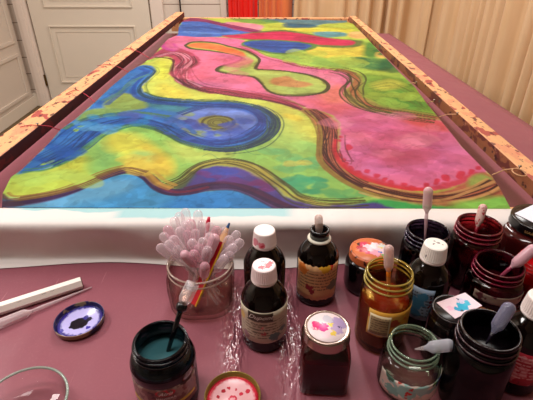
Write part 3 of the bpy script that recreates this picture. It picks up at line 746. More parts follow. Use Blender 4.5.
for i in range(nxf+1):
    xx = xa+(xb-xa)*i/nxf; rows.append([])
    y_e = np.interp(xx, Xe, Ye)-.0005
    lift = .0025*math.sin(xx*23)+.003*math.sin(xx*41+1)
    fold = .006*math.sin(xx*17+.5)+.004*math.sin(xx*39)
    spill = -.006-.006*math.sin(xx*13+2)
    if xx < -.535: spill += .0
    yf = yfold
    P = [(y_e, ZS-.0006), (yf+.02, ZS), (yf+.004, ZS-.001), (yf-.003, ZS-.005), (yf-.006, ZS-.012)]
    for t in (.25, .45, .65, .82, .93):
        P.append((yf-.006+(yt+.014-yf)*t+fold*math.sin(t*PI)*.8, ZS-.012-(.072-.006)*t+.0))
    P.append((yt+.006+fold*.3, TZ+.004)); P.append((yt+spill*.6, TZ+.0022+abs(lift)*.5)); P.append((yt+spill*1.6, TZ+.0015))
    for (y_, z_) in P: rows[-1].append(bm.verts.new((xx, y_-oy, z_-TZ)))
for A, B in zip(rows, rows[1:]):
    for k in range(len(A)-1): bm.faces.new((A[k], B[k], B[k+1], A[k+1]))
bmesh.ops.recalc_face_normals(bm, faces=bm.faces)
fl = obj('unpainted_end', bm, M_flap, silk, True)
fl['label'] = 'white undyed end of the silk hanging over the near rail'
fl.modifiers.new('s', 'SUBSURF').render_levels = 1

# ties between rails and silk
M_pin = mat('steel_pin', (150, 140, 130), .3, .9)
M_red = mat('red_thread', (176, 40, 60), .7); M_tan = mat('tan_thread', (196, 150, 110), .7)
def tie(pa, pb, m, label, extra=None, loop=False):
    a_ = at_z(*pa, ZR1+.001); b_ = at_z(*pb, ZS+.0008); o = Vector((a_.x, a_.y, ZR1))
    t = thing('silk_tie', label, 'thread', o, 0, 'thread ties along the frame rails')
    mid = (a_+b_)/2+Vector((0, .01, .002))
    edge_z = ZR1+.003
    pts = [a_-o+Vector((0, 0, .002)), (a_*.5+b_*.5)-o+Vector((.0, .004, .003)), b_-o]
    obj('thread', TUBE(pts, .0013, 6), m, t)
    bm = bmesh.new(); lathe(bm, [(0, 0), (.0012, 0), (.0012, .006), (.0035, .0065), (.003, .0085), (0, .009)], 10); obj('pin', bm, M_pin, t, True)
    if extra:
        e = at_z(*extra, ZR1+.002)
        obj('loose_end', TUBE([Vector((0, 0, .002)), (e-o)*.5+Vector((.003, .004, .003)), e-o], .001, 6), m, t)
    if loop:
        obj('loop', TUBE([Vector((.012*math.cos(q)-.01, .016*math.sin(q)-.02, .004)) for q in [i*.55 for i in range(11)]], .0012, 6), m, t)
tie((131, 49), (149, 58), M_red, 'red thread tie on the left rail, farthest from the jars', (122, 50))
tie((110, 65), (128, 72), M_red, 'red thread tie on the left rail, second farthest from the jars', (97, 66))
tie((76, 90), (95, 102), M_red, 'red thread tie on the left rail, level with the door hinge', (66, 94))
tie((38, 126), (60, 130), M_red, 'red thread tie on the left rail, nearest of the four', (20, 127))
tie((416, 84), (410, 84), M_tan, 'tan thread tie on the right rail, farthest from the jars')
tie((434, 102), (428, 104), M_tan, 'tan thread tie on the right rail beside the green lake shape')
tie((457, 115), (439, 117), M_tan, 'tan thread tie on the right rail where pink meets green')
tie((519, 169), (492, 175), M_tan, 'tan thread tie with a loose loop, nearest on the right rail', None, True)

# ================================================================== VESSELS
def place(u, v, h): 
    p = at_z(u, v, TZ+h); return Vector((p.x, p.y, TZ+.0006))
def zcam(u, v, h):
    d = ray(u, v); return (TZ+h-CAM.z)/d.z
M_gloss_black = mat('gloss_black_dye', (8, 4, 6), .12)
def arc_patch(r, z0, z1, a0, a1, n=28, nz=6, jag=0, seed=0):
    """curved label on a cylinder of radius r; angles measured from -y (towards viewer), +x positive"""
    bm = bmesh.new(); rr = random.Random(seed); rows = []
    for j in range(nz+1):
        row = []
        for i in range(n+1):
            a = a0+(a1-a0)*i/n; z = z0+(z1-z0)*j/nz
            if jag and j in (0, nz): z += (rr.random()-.5)*jag
            row.append(bm.verts.new((r*math.sin(a), -r*math.cos(a), z)))
        rows.append(row)
    for A, B in zip(rows, rows[1:]):
        for i in range(n): bm.faces.new((A[i], A[i+1], B[i+1], B[i]))
    return bm
def label_obj(parent, r, z0, z1, a0, a1, m, **k):
    o = obj('label', arc_patch(r+.0004, z0, z1, a0, a1, **k), m, parent, True)
    s = o.modifiers.new('t', 'SOLIDIFY'); s.thickness = .0002; s.offset = 1
    return o
def text_mesh(s, size, shear=0.):
    c = bpy.data.curves.new('t', 'FONT'); c.body = s; c.size = size; c.align_x = 'CENTER'; c.shear = shear; c.resolution_u = 2
    o = bpy.data.objects.new('t', c); C.objects.link(o)
    bpy.context.view_layer.update()
    dg = bpy.context.evaluated_depsgraph_get(); me = bpy.data.meshes.new_from_object(o.evaluated_get(dg))
    bpy.data.objects.remove(o); return me
def wrap_text(parent, s, size, r, a, z, m, shear=0., name='lettering', tilt=0):
    me = text_mesh(s, size, shear)
    for v in me.vertices:
        X_, Y_ = v.co.x, v.co.y+tilt*v.co.x; t = a+X_/r
        v.co = Vector(((r+.0009)*math.sin(t), -(r+.0009)*math.cos(t), z+Y_))
    me.materials.append(m); o = bpy.data.objects.new(name, me); C.objects.link(o); o.parent = parent; return o
M_ink = mat('dark_print', (34, 26, 24), .6); M_paperwhite = mat('white_print', (236, 230, 222), .6)

def jar_profile(rr, br, h, nh=.018, base=.006, sh=.014, wall=.0022):
    """outer wall from bottom centre up, rim, inner wall down"""
    zn = h-nh; P = [(0, 0), (br*.82, 0), (br*.96, .0025), (br, .008), (br, zn-sh)]
    for k in range(1, 6):
        t = k/5; P.append((rr*.97+(br-rr*.97)*math.cos(t*PI/2), zn-sh+sh*math.sin(t*PI/2)))
    P += [(rr*.95, zn+nh*.1), (rr*1.02, zn+nh*.18), (rr*1.02, zn+nh*.28), (rr*.96, zn+nh*.36), (rr*.96, zn+nh*.46), (rr*1.0, zn+nh*.54), (rr*1.0, zn+nh*.62),
          (rr*.96, zn+nh*.70), (rr*.965, zn+nh*.82), (rr, h-.003), (rr, h-.001), (rr-.0012, h), (rr-.003, h), (rr-.004, h-.002)]
    P += [(rr-.0042, zn-.001), (br-wall, zn-sh-.001), (br-wall, base+.006), (br*.9, base+.001), (0, base)]
    return P
def open_jar(name, label, cat, u, v, rpx, h, bratio, gm, liquid=None, level=.6, group=None, nh=.018, fix=None, rot=0, ring=None, ra_=.8):
    z = zcam(u, v, h); rr = rpx*z/F*.935; br = rr*bratio*1.05; L = place(u, v, h)
    if fix: L.x += fix[0]; L.y += fix[1]
    t = thing(name, label, cat, L, rot, group)
    obj('glass_body', LATHE(jar_profile(rr, br, h, nh)), gm, t, True)
    if ring:
        zn = h-nh
        bm = bmesh.new()
        for zz, ra in ((h-.0012, rr-.0016), (zn+nh*.58, rr*1.003), (zn+nh*.23, rr*1.02)):
            tube(bm, [(ra*math.cos(q_), ra*math.sin(q_), zz+(.0016*math.sin(q_/2) if zz < h-.002 else 0)) for q_ in [2*PI*i_/40 for i_ in range(41)]], .0013, 8)
        rm = mat(name+'_rim_glass', ring, .12, spec=.7); rm.node_tree.nodes['Principled BSDF'].inputs['Alpha'].default_value = ra_
        o_ = obj('screw_rim', bm, rm, t, True)
    if liquid:
        zl = h*level; b2 = br-.0026
        obj('dye', LATHE([(0, .0065), (b2*.88, .0068), (b2, .013), (b2, zl-.0005), (b2-.0008, zl), (0, zl)]), liquid, t, True)
    return t, L, rr, br
G_clear = glass_mat('clear_glass', (250, 250, 248), (150, 165, 155), .06)
G_teal = glass_mat('dye_stained_glass_teal', (120, 130, 140), (12, 16, 26), .10, stain=(45, .46, (6, 8, 14), .95))
G_amber = glass_mat('yellow_stained_glass', (250, 240, 200), (150, 128, 56), .12, stain=(26, .62, (130, 110, 60), .4))
G_green = glass_mat('greenish_clear_glass', (244, 246, 240), (96, 118, 100), .12, stain=(40, .72, (120, 60, 60), .5))
G_navy = glass_mat('navy_stained_glass', (130, 112, 132), (14, 8, 22), .10, stain=(60, .52, (10, 6, 18), .9))
G_red = glass_mat('red_stained_glass', (196, 96, 104), (56, 6, 16), .12, stain=(30, .5, (74, 8, 20), .75))
G_red2 = glass_mat('crimson_stained_glass', (176, 60, 74), (60, 6, 20), .10, stain=(36, .5, (60, 6, 18), .8))
G_dark = glass_mat('black_stained_glass', (50, 24, 32), (12, 4, 8), .10, stain=(30, .46, (8, 3, 5), .95))
G_pale = glass_mat('pink_clear_glass', (252, 246, 242), (160, 138, 130), .12)
G_brown = mat('dark_brown_glass', (10, 4, 3), .05, spec=.3)
D_black = mat('black_dye', (5, 2, 4), .2, spec=.2); D_teal = mat('teal_dye', (54, 98, 104), .3, spec=.3)
D_red = mat('dark_red_dye', (44, 3, 10), .15, spec=.2); D_amber = mat('rust_dye', (116, 30, 16), .15, spec=.3); D_navy = mat('navy_dye', (10, 5, 15), .15, spec=.2)
D_maroon = mat('maroon_dye', (60, 8, 16), .12); D_scar = mat('scarlet_dye', (186, 10, 20), .2)

# ---- pipettes
def pipette(label, tip, base, bm_, sm_, group, rb=.0074, lb=.034, fill=None, cat='pipette', name='pipette', fm=None):
    """tip = top of the bulb, base = lower end of the stem (world)"""
    tip = Vector(tip); base = Vector(base); d = (tip-base); L = d.length
    t = thing(name, label, cat, base, 0, group)
    t.rotation_mode = 'QUATERNION'; t.rotation_quaternion = Vector((0, 0, 1)).rotation_difference(d.normalized())
    zb = L-lb
    cap = [(rb*math.cos(k*PI/12), L-rb+rb*math.sin(k*PI/12)) for k in range(1, 6)]+[(0, L)]
    obj('bulb', LATHE([(.0022, zb-.004), (.0035, zb), (rb*.93, zb+.005), (rb, zb+.010), (rb, L-rb)]+cap, 20), bm_, t, True)
    obj('stem', LATHE([(0, 0), (.0009, .0003), (.0016, min(.03, zb*.4)), (.0021, zb*.55), (.0028, zb*.8), (.0024, zb-.0035), (0, zb-.003)], 14), sm_, t, True)
    if fill:
        obj('dye_drop', LATHE([(0, fill[0]*L), (.0022, fill[0]*L), (.0031, (fill[0]+fill[1])/2*L), (.003, fill[1]*L), (0, fill[1]*L+.001)], 14), fm, t, True)
    return t
M_pip = milky('frosted_plastic', (244, 222, 230), .30, .08); M_pip2 = milky('pink_frosted_plastic', (236, 180, 196), .42, .10)
M_pipd = blob_mat('speckled_frosted_plastic', (216, 166, 178), [], .3, noisecol=[((80, 14, 50), 300, .68)]); M_pipd.node_tree.nodes['Principled BSDF'].inputs['Alpha'].default_value = .85
M_pips = milky('clear_stem_plastic', (232, 220, 222), .28)
M_pipg = milky('grey_frosted_plastic', (190, 190, 200), .6, .15)

# A: pipette jar (squarish clear glass)
hA = .076; LA = place(200, 262, hA); zA = zcam(200, 262, hA); rA_ = 33*zA/F
tA = thing('glass_jar', 'squat square clear glass jar packed with plastic pipettes', 'jar', LA, .05)
def sq_lathe(bm, prof, n=64, p=4.5):
    rows = []
    for (r, z, e) in prof:
        if r < 1e-6: rows.append([bm.verts.new((0, 0, z))]); continue
        row = []
        for i in range(n):
            a = 2*PI*i/n+PI/n; c, s = math.cos(a), math.sin(a)
            k = (abs(c)**e+abs(s)**e)**(-1/e); row.append(bm.verts.new((r*k*c, r*k*s, z)))
        rows.append(row)
    for A, B in zip(rows, rows[1:]):
        for i in range(n):
            j = (i+1) % n
            if len(A) == 1: bm.faces.new((A[0], B[j], B[i]))
            elif len(B) == 1: bm.faces.new((A[i], A[j], B[0]))
            else: bm.faces.new((A[i], A[j], B[j], B[i]))
    bmesh.ops.recalc_face_normals(bm, faces=bm.faces)
bm = bmesh.new(); R = rA_
sq_lathe(bm, [(0,0,2),(R*.82,0,3),(R*.93,.003,3.2),(R*.98,.012,3.4),(R*1.02,hA*.6,3.4),(R*1.02,hA*.76,3),(R*.97,hA*.84,2.2),(R*.97,hA*.9,2),(R*1.0,hA*.92,2),(R*1.0,hA*.985,2),(R*.985,hA,2),(R*.955,hA,2),(R*.94,hA*.985,2),(R*.93,hA*.84,2),(R*.96,hA*.74,3),(R*.93,.014,3.2),(R*.84,.007,3),(0,.0065,2)])
obj('glass_body', bm, G_pale, tA, True)
bm = bmesh.new()
for zz, ra in ((hA-.0008, R*.97), (hA*.86, R*.975)): tube(bm, [(ra*math.cos(q_), ra*math.sin(q_), zz) for q_ in [2*PI*i_/48 for i_ in range(49)]], .0015, 8)
rm = mat('square_jar_rim_glass', (196, 172, 160), .1, spec=.8); rm.node_tree.nodes['Principled BSDF'].inputs['Alpha'].default_value = .5
obj('screw_rim', bm, rm, tA, True)
tips = [(157,245,.10),(161,233,.105),(165,226,.11),(173,217,.125),(178,212,.13),(185,208,.135),(190,219,.125),(198,210,.135),(203,219,.12),(196,229,.115),(186,230,.115),(178,227,.12),(171,236,.115),(210,222,.12),(218,226,.115),(226,227,.11),(231,236,.105),(239,231,.105),(243,240,.10),(233,253,.09),(226,256,.09),(190,240,.115),(182,252,.10),(203,238,.12),(211,233,.12),(175,246,.10),(192,251,.105),(166,241,.108),(208,247,.11),(236,245,.1),(199,245,.108),(184,221,.128),(205,264,.094)]
gA = 'pipettes in the square glass jar'
LBL = ['frosted pipette bulb in the square jar, leftmost of the bunch','frosted pipette in the square jar, second from the left edge of the bunch','frosted pipette in the square jar, third from the left edge of the bunch']
for i, (u, v, h) in enumerate(tips):
    T = at_z(u, v, TZ+h)
    off = Vector((T.x-LA.x, T.y-LA.y, 0)); o_ = off.length
    rmax = rA_*.93-.009
    ang = math.atan2(off.y, off.x)+random.uniform(-.5, .5)+PI
    # pick base offset so that the stem passes the rim inside the glass
    zb = TZ+.010; best = None
    for kk in range(60):
        rb_ = random.uniform(.0, rA_*.70); an = ang+random.uniform(-1.3, 1.3)
        B = Vector((LA.x+rb_*math.cos(an), LA.y+rb_*math.sin(an), zb))
        tt_ = (TZ+hA-zb)/(T.z-zb); Q = B+(T-B)*tt_; dd = math.hypot(Q.x-LA.x, Q.y-LA.y)
        sc_ = max(0, dd-rmax)+.1*max(0, (T-B).length-.17)
        if best is None or sc_ < best[0]: best = (sc_, B)
        if sc_ == 0: break
    B = best[1]
    if i < 3: lb = LBL[i]
    elif i == 18: lb = 'frosted pipette in the square jar, rightmost of the bunch'
    elif i == 5: lb = 'frosted pipette in the square jar with the highest bulb'
    elif i == 32: lb = 'pink pipette bulb lying lowest over the front rim of the square jar'
    else: lb = 'frosted plastic pipette packed in the middle of the bunch in the square jar'
    pm_ = (M_pip, M_pip, M_pip2, M_pip)[i % 4]
    if i in (22, 26, 32): pm_ = M_pipd if i == 22 else M_pip2
    if i in (19, 20, 16, 17, 18, 29): pm_ = M_pip
    pipette(lb, T, B, pm_, M_pips, gA)
# big foreground speckled pipette leaning right
T = at_z(216.5, 234, TZ+.112); B = Vector((LA.x-.024, LA.y-.024, TZ+.012))
pipette('large pink ink-speckled pipette leaning right in front of the pencil', T, B, M_pipd, M_pip2, gA, rb=.0088, lb=.042)
# pencil
Tp = at_z(229.5, 223, TZ+.116); Bp = Vector((LA.x-.012, LA.y-.022, TZ+.012)); d_ = Tp-Bp; Lp = d_.length
pen = thing('pencil', 'thick red pencil with yellow edges and a blue point standing in the square jar', 'pencil', Bp)
pen.rotation_mode = 'QUATERNION'; pen.rotation_quaternion = Vector((0, 0, 1)).rotation_difference(d_.normalized())
def tri(r, z, n=3): return [Vector((r*math.cos(2*PI*k/n+.9), r*math.sin(2*PI*k/n+.9), z)) for k in range(n)]
bm = bmesh.new(); hexa(bm, tri(.0108, 0), tri(.0108, Lp-.030)); bmesh.ops.recalc_face_normals(bm, faces=bm.faces); bmesh.ops.bevel(bm, geom=list(bm.edges), offset=.0012, segments=2, affect='EDGES')
obj('barrel', bm, mat('red_lacquer', (206, 20, 46), .3), pen)
bm = bmesh.new()
for p_ in tri(.0098, 0): tube(bm, [p_, p_+Vector((0, 0, Lp-.031))], .0015, 6)
obj('edge_stripe', bm, mat('yellow_lacquer', (232, 190, 40), .35), pen)
obj('sharpened_cone', LATHE([(0, Lp-.0305), (.0075, Lp-.0305), (.0026, Lp-.008), (0, Lp-.008)], 16), mat('bare_pencil_wood', (224, 176, 130), .6), pen)
obj('coloured_lead', LATHE([(0, Lp-.0082), (.0027, Lp-.0082), (.0014, Lp), (0, Lp+.0003)], 12), mat('blue_lead', (24, 70, 120), .4), pen)
# red brush end
T = at_z(209, 217, TZ+.125); B = Vector((LA.x-.01, LA.y+.02, TZ+.012)); dd = T-B
rb = obj('red_stick', TUBE([Vector((0,0,0)), dd*.5, dd*.8, dd*.93, dd], [.0022, .0028, .0034, .0036, .0018], 12), mat('red_plastic', (204, 30, 62), .3), None, True)
rb.location = B; tag(rb, 'slim red plastic stick poking up behind the pipettes in the square jar', 'stick')

# B: dark teal jar with dropper
tB, LB, rB_, bB = open_jar('dye_jar', 'ink-stained jar of teal dye beside the red lid, with a black dropper in it', 'jar', 160, 340, 29, .098, 1.16, G_teal, D_teal, .72, nh=.016, ring=(16, 12, 22))
obj('dye_coating', LATHE([(bB+.0003, .060), (bB+.0005, .0605), (bB+.0005, .066), (bB+.0002, .070)]), mat('dried_black_dye', (7, 8, 12), .14), tB, True)
lm = blob_mat('pickle_label', (104, 62, 58), [(-.028,-.03,.02,.012,(130,104,96))], .35, noisecol=[((140, 112, 104), 60, .54), ((58, 14, 22), 40, .6)])
label_obj(tB, bB, .022, .060, -1.3, 1.35, lm)
ob_ = bmesh.new()
n_ = 28; ring = []
cz, ca_ = .0535, .22
vsr = [ob_.verts.new(((bB+.0008)*math.sin(ca_+.30*math.cos(2*PI*k/n_)), -(bB+.0008)*math.cos(ca_+.30*math.cos(2*PI*k/n_)), cz+.0055*math.sin(2*PI*k/n_))) for k in range(n_)]
ob_.faces.new(vsr); o = obj('oval_logo', ob_, mat('red_logo', (188, 16, 40), .4), tB)
wrap_text(tB, 'Atria', .0075, bB+.0006, ca_, cz-.0026, M_paperwhite, .5)
wrap_text(tB, 'MANSIKKA', .0045, bB, ca_, .0430, M_paperwhite)
wrap_text(tB, 'HILLO', .0045, bB, ca_, .0370, M_paperwhite)
label_obj(tB, bB+.0004, .0305, .0345, -1.0, 1.2, mat('gold_band', (188, 160, 60), .4, .3))
# black dropper
T = at_z(191, 287, TZ+.150); B = Vector((LB.x-.004, LB.y+.003, TZ+.045)); 
M_blackpip = mat('ink_black_plastic', (10, 8, 12), .15)
jn = at_z(181.5, 307, TZ+.130)
dr_ = thing('dropper', 'dropper with clear barrel and black ink-covered stem leaning in the teal dye jar', 'dropper', B)
obj('stem', TUBE([Vector((0,0,0)), (jn-B)*.5, (jn-B)], [.0018, .0028, .0032], 14), M_blackpip, dr_, True)
bm = bmesh.new(); bmesh.ops.create_uvsphere(bm, u_segments=18, v_segments=12, radius=.0068); bmesh.ops.translate(bm, verts=bm.verts, vec=jn-B); obj('collar', bm, M_blackpip, dr_, True)
dn = (T-jn).normalized()
obj('barrel', TUBE([jn-B+dn*.004, jn-B+dn*.010, jn-B+dn*.03, T-B-dn*.002, T-B], [.005, .0078, .0078, .0074, .004], 16), M_pips, dr_, True)

# bottles
def bottle(u, v, label, capm, group, lid_kind='ribbed', fix=(0, 0), rot=0, labelm=None, lz=(.024, .076), la=(-1.1, 1.3), h=.138):
    L = place(u, v, h); L.x += fix[0]; L.y += fix[1]
    t = thing('dye_bottle', label, 'bottle', L, rot, group)
    r = .031
    zt_ = .113
    P = [(0, 0), (r*.85, 0), (r*.97, .002), (r, .006), (r, .082)]
    for k in range(1, 9):
        tt_ = k/8; P.append((r*(1-tt_)+.0125*tt_+.0035*math.sin(tt_*PI), .082+.029*tt_))
    P += [(.0125, zt_), (.0125, .128), (0, .128)]
    obj('glass_body', LATHE(P, 56), G_brown, t, True)
    if lid_kind == 'ribbed':
        obj('tamper_ring', LATHE([(.0128, .1125), (.0168, .1125), (.0172, .1145), (.0168, .1165), (.0128, .117)], 48), M_capw, t, True)
        obj('cap', LATHE([(.0128, .1175), (.0172, .1175), (.0172, .119), (.0155, .1355), (.0148, .1372), (.013, .138), (0, .138)], 72, ribs=(.1176, .1356)), capm, t)
    if labelm: label_obj(t, r, lz[0], lz[1], la[0], la[1], labelm)
    return t, L
M_capw = mat('white_cap_plastic', (240, 226, 222), .4)
gB = 'brown glass dye bottles with white caps'
cC = blob_mat('white_cap_pink_smear', (244, 228, 226), [(-.012,-.010,.124,.006,(226,140,156)),(-.004,-.0165,.121,.005,(222,120,136)),(-.002,-.015,.1195,.003,(196,40,60)),(-.015,-.006,.131,.0012,(70,40,60))], .4, warp=.002, wscale=200)
bottle(264.5, 230, 'brown bottle whose white cap has a pink smear, behind the front capped bottle', cC, gB)
lD = blob_mat('cream_label_stained', (190, 176, 154), [(.000,-.031,.040,.004,(200,90,96)),(-.001,-.031,.052,.0022,(214,120,120)),(.014,-.028,.032,.008,(84,112,112)),(.024,-.02,.040,.006,(90,110,110)),(-.028,-.012,.062,.007,(196,164,96)),(-.024,-.02,.03,.006,(140,100,110))], .5, warp=.003, wscale=160, lines=(.0052, (92, 80, 70), .03, .068, 420))
cD = blob_mat('white_cap_red_stain', (244, 224, 224), [(.005,-.003,.138,.0048,(214,60,76)),(.008,.004,.138,.0042,(206,50,66)),(-.004,-.006,.138,.0040,(220,80,92)),(-.003,.007,.138,.0025,(170,160,166)),(.001,.001,.138,.0016,(150,140,150))], .4, warp=.003, wscale=220)
tD, LD = bottle(264, 265, 'brown bottle with cream printed label and red-stained white cap', cD, gB, labelm=lD, lz=(.022, .081), la=(-1.35, 1.5), h=.131)
tD.scale = (1, 1, .95)
label_obj(tD, .0314, .064, .0795, -.72, .38, mat('olive_label_block', (58, 46, 30), .5))
wrap_text(tD, 'Dupont', .0105, .0318, -.17, .0692, M_paperwhite, .5)
wrap_text(tD, 'Couleur', .0065, .031, -.22, .0555, M_ink); wrap_text(tD, 'peinture sur soie', .0052, .031, -.12, .0480, M_ink); wrap_text(tD, 'silk colour', .0052, .031, -.15, .0405, M_ink)
# E: open bottle with pipette
lE = blob_mat('orange_label_stained', (214, 162, 112), [(-.024,-.02,.070,.010,(204,110,40)),(-.03,-.008,.05,.010,(206,130,90)),(-.014,-.028,.038,.006,(150,24,40)),(-.010,-.03,.030,.004,(140,20,36)),(.022,-.022,.040,.010,(116,112,90)),(.008,-.03,.077,.009,(206,150,30)),(.020,-.024,.076,.005,(196,40,30))], .5, warp=.004, wscale=140, lines=(.0058, (112, 70, 50), .032, .070, 380))
LE = place(320, 229, .126); tE = thing('dye_bottle', 'open brown bottle with black neck, white ring and orange label', 'bottle', LE)
r = .0315
P = [(0, 0), (r*.85, 0), (r*.97, .002), (r, .006), (r, .080)]
for k in range(1, 9):
    t_ = k/8; P.append((r*(1-t_)+.0128*t_+.0035*math.sin(t_*PI), .080+.027*t_))
P += [(.0128, .110), (.0105, .1105), (.0105, .09), (.0, .085)]
obj('glass_body', LATHE(P, 56), G_brown, tE, True)
obj('ring', LATHE([(.0130, .1085), (.0172, .1083), (.0178, .1100), (.0165, .1118), (.0130, .1122)], 40), mat('white_ring', (214, 208, 190), .5), tE, True)
obj('neck_collar', LATHE([(.0108, .1123), (.0142, .1123), (.0142, .1245), (.0136, .126), (.0112, .126), (.0105, .1245), (.0105, .1124)], 40), mat('black_plastic', (12, 10, 12), .25), tE, True)
label_obj(tE, r, .015, .080, -1.25, 1.05, lE, jag=.003)
T = at_z(318.5, 214.5, TZ+.144); pipette('frosted pipette standing upright in the open brown bottle with black neck', T, (LE.x+.002, LE.y+.002, TZ+.088), milky('peach_frosted_plastic', (224, 190, 178), .72), M_pips, 'pipettes left in dye containers', rb=.0061, lb=.030)
# F: jar with painted lid
def lid_jar(name, label, u, v, rpx, h, bratio, bodym, lidm, rimm, lidh=.013, fix=(0,0), rot=0, label_m=None):
    z = zcam(u, v, h); rr = rpx*z/F; br = rr*bratio; L = place(u, v, h); L.x += fix[0]; L.y += fix[1]
    t = thing(name, label, 'jar', L, rot)
    zn = h-lidh-.002
    P = [(0, 0), (br*.85, 0), (br*.97, .003), (br, .008), (br, zn-.014)]
    for k in range(1, 6): 
        q_ = k/5; P.append((rr*.92+(br-rr*.92)*math.cos(q_*PI/2), zn-.014+.014*math.sin(q_*PI/2)))
    P += [(rr*.92, h-.003), (0, h-.003)]
    obj('glass_body', LATHE(P, 56), bodym, t, True)
    ld = obj('lid', LATHE([(rr*.93, h-lidh), (rr, h-lidh), (rr*1.01, h-lidh+.001), (rr, h-lidh+.0025), (rr, h-.002), (rr*.985, h-.0005), (rr*.95, h), (rr*.90, h-.0008), (0, h-.0008)], 60), rimm, t, True)
    dk = obj('lid_top', LATHE([(0, h-.0006), (rr*.895, h-.0006), (rr*.89, h-.0001), (0, h-.0001)], 60), lidm, t, True)
    return t, L, rr, br
hF = .070
lidF = blob_mat('paint_spattered_lid', (206, 110, 60), [(-.004,.006,.07,.016,(206,60,96)),(.010,.002,.07,.015,(238,206,214)),(.004,.012,.07,.008,(240,226,230)),(.006,-.008,.07,.008,(232,150,170)),(-.014,.004,.07,.008,(176,20,44)),(-.006,.010,.07,.005,(240,190,200)),(.018,-.014,.07,.005,(120,176,96)),(.020,.010,.07,.005,(220,226,220)),(.016,.004,.07,.0028,(226,200,90)),(.012,-.006,.07,.0025,(80,110,190)),(-.018,.016,.07,.0035,(60,20,20)),(-.02,.0,.07,.003,(230,140,110)),(0,.018,.07,.0035,(220,90,40))], .35, warp=.004, wscale=150)
rimF = blob_mat('paint_crusted_lid_rim', (196, 100, 56), [], .4, noisecol=[((60, 16, 16), 90, .56), ((216, 180, 150), 60, .66)])
dark_body = mat('ink_black_glass', (10, 5, 7), .1)
lid_jar('dye_jar', 'small black-stained jar with an orange, pink and white paint-spattered lid', 371, 250, 21, hF, 1.14, dark_body, lidF, rimF)
# G: amber jar
tG, LG, rG, bG = open_jar('dye_jar', 'tall yellow-stained glass jar of rust dye with yellow label and pipette', 'jar', 390, 271, 25, .122, 1.07, G_amber, D_amber, .64, nh=.022, ring=(176, 156, 80), ra_=.75)
lG = blob_mat('yellow_fruit_label', (226, 164, 60), [(.006,-.03,.060,.008,(178,70,40)),(.018,-.024,.066,.006,(214,120,50)),(.0,-.033,.036,.007,(96,80,40)),(-.02,-.026,.068,.006,(216,110,60))], .45, warp=.004, wscale=110, noisecol=[((222, 172, 80), 70, .52), ((180, 90, 50), 50, .64)])
label_obj(tG, bG, .036, .080, -.85, 1.25, lG)
lG2 = blob_mat('printed_text_panel', (176, 150, 110), [], .5, lines=(.0040, (84, 60, 44), .040, .072, 500)); lG3 = mat('white_border', (226, 212, 176), .5)
label_obj(tG, bG+.0005, .0385, .0735, -.78, .02, lG3); label_obj(tG, bG+.0009, .0410, .071, -.72, -.04, lG2)
T = at_z(389, 245, TZ+.154); pipette('pipette with orange dye in its stem standing in the yellow-stained jar', T, (LG.x+.004, LG.y-.004, TZ+.070), milky('pinkish_frosted_plastic', (226, 190, 186), .75), milky('orange_stem', (222, 140, 70), .85), 'pipettes left in dye containers', rb=.0064, lb=.036, fill=(.42, .60), fm=mat('orange_dye', (230, 130, 40), .2))
# H: square jar with silver lid
hH = .090; zH = zcam(327, 327, hH); rH = 23.5*zH/F; LH = place(327, 327, hH)
tH = thing('square_jar', 'square jar of maroon dye under a silver lid with pink and purple spots', 'jar', LH, -.06)
bm = bmesh.new(); w = .0298
sq_lathe(bm, [(0,0,4),(w*.9,0,7),(w,.003,9),(w,.056,9),(w*.98,.064,7),(w*.9,.071,4),(rH*.9,.0755,2),(rH*.9,.086,2),(0,.086,2)])
obj('glass_body', bm, glass_mat('square_jar_glass', (224, 168, 166), (110, 60, 62), .12), tH, True)
bm = bmesh.new(); w2 = w-.0022
sq_lathe(bm, [(0,.005,4),(w2*.9,.005,7),(w2,.008,9),(w2,.054,9),(w2*.99,.0545,9),(0,.0545,4)])
obj('dye', bm, mat('clear_maroon_dye', (50, 6, 12), .15, spec=.3), tH)
M_lidm = mat('silver_lid_metal', (170, 152, 142), .22, .95)
obj('lid', LATHE([(rH*.92, .074), (rH*1.0, .074), (rH*1.02, .0755), (rH*1.0, .077), (rH*1.0, .087), (rH*.97, .0895), (rH*.92, .090), (rH*.86, .0892), (0, .0892)], 60), M_lidm, tH, True)
lidH = blob_mat('dabbed_white_lid_top', (226, 206, 208), [(.014,.006,.09,.010,(168,146,188)),(.012,-.004,.09,.007,(176,150,190)),(.002,.014,.09,.006,(190,186,198)),(-.013,.002,.09,.0056,(224,34,110)),(-.004,-.001,.09,.0056,(206,30,130)),(-.010,.004,.09,.003,(236,60,120)),(.005,.004,.09,.0028,(226,206,90)),(.007,-.010,.09,.0036,(230,196,80)),(.016,.0,.09,.0018,(50,30,90)),(-.002,-.012,.09,.006,(230,200,208))], .35, warp=.003, wscale=200)
obj('lid_top', LATHE([(0, .0893), (rH*.83, .0893), (rH*.82, .0898), (0, .0898)], 50), lidH, tH, True)
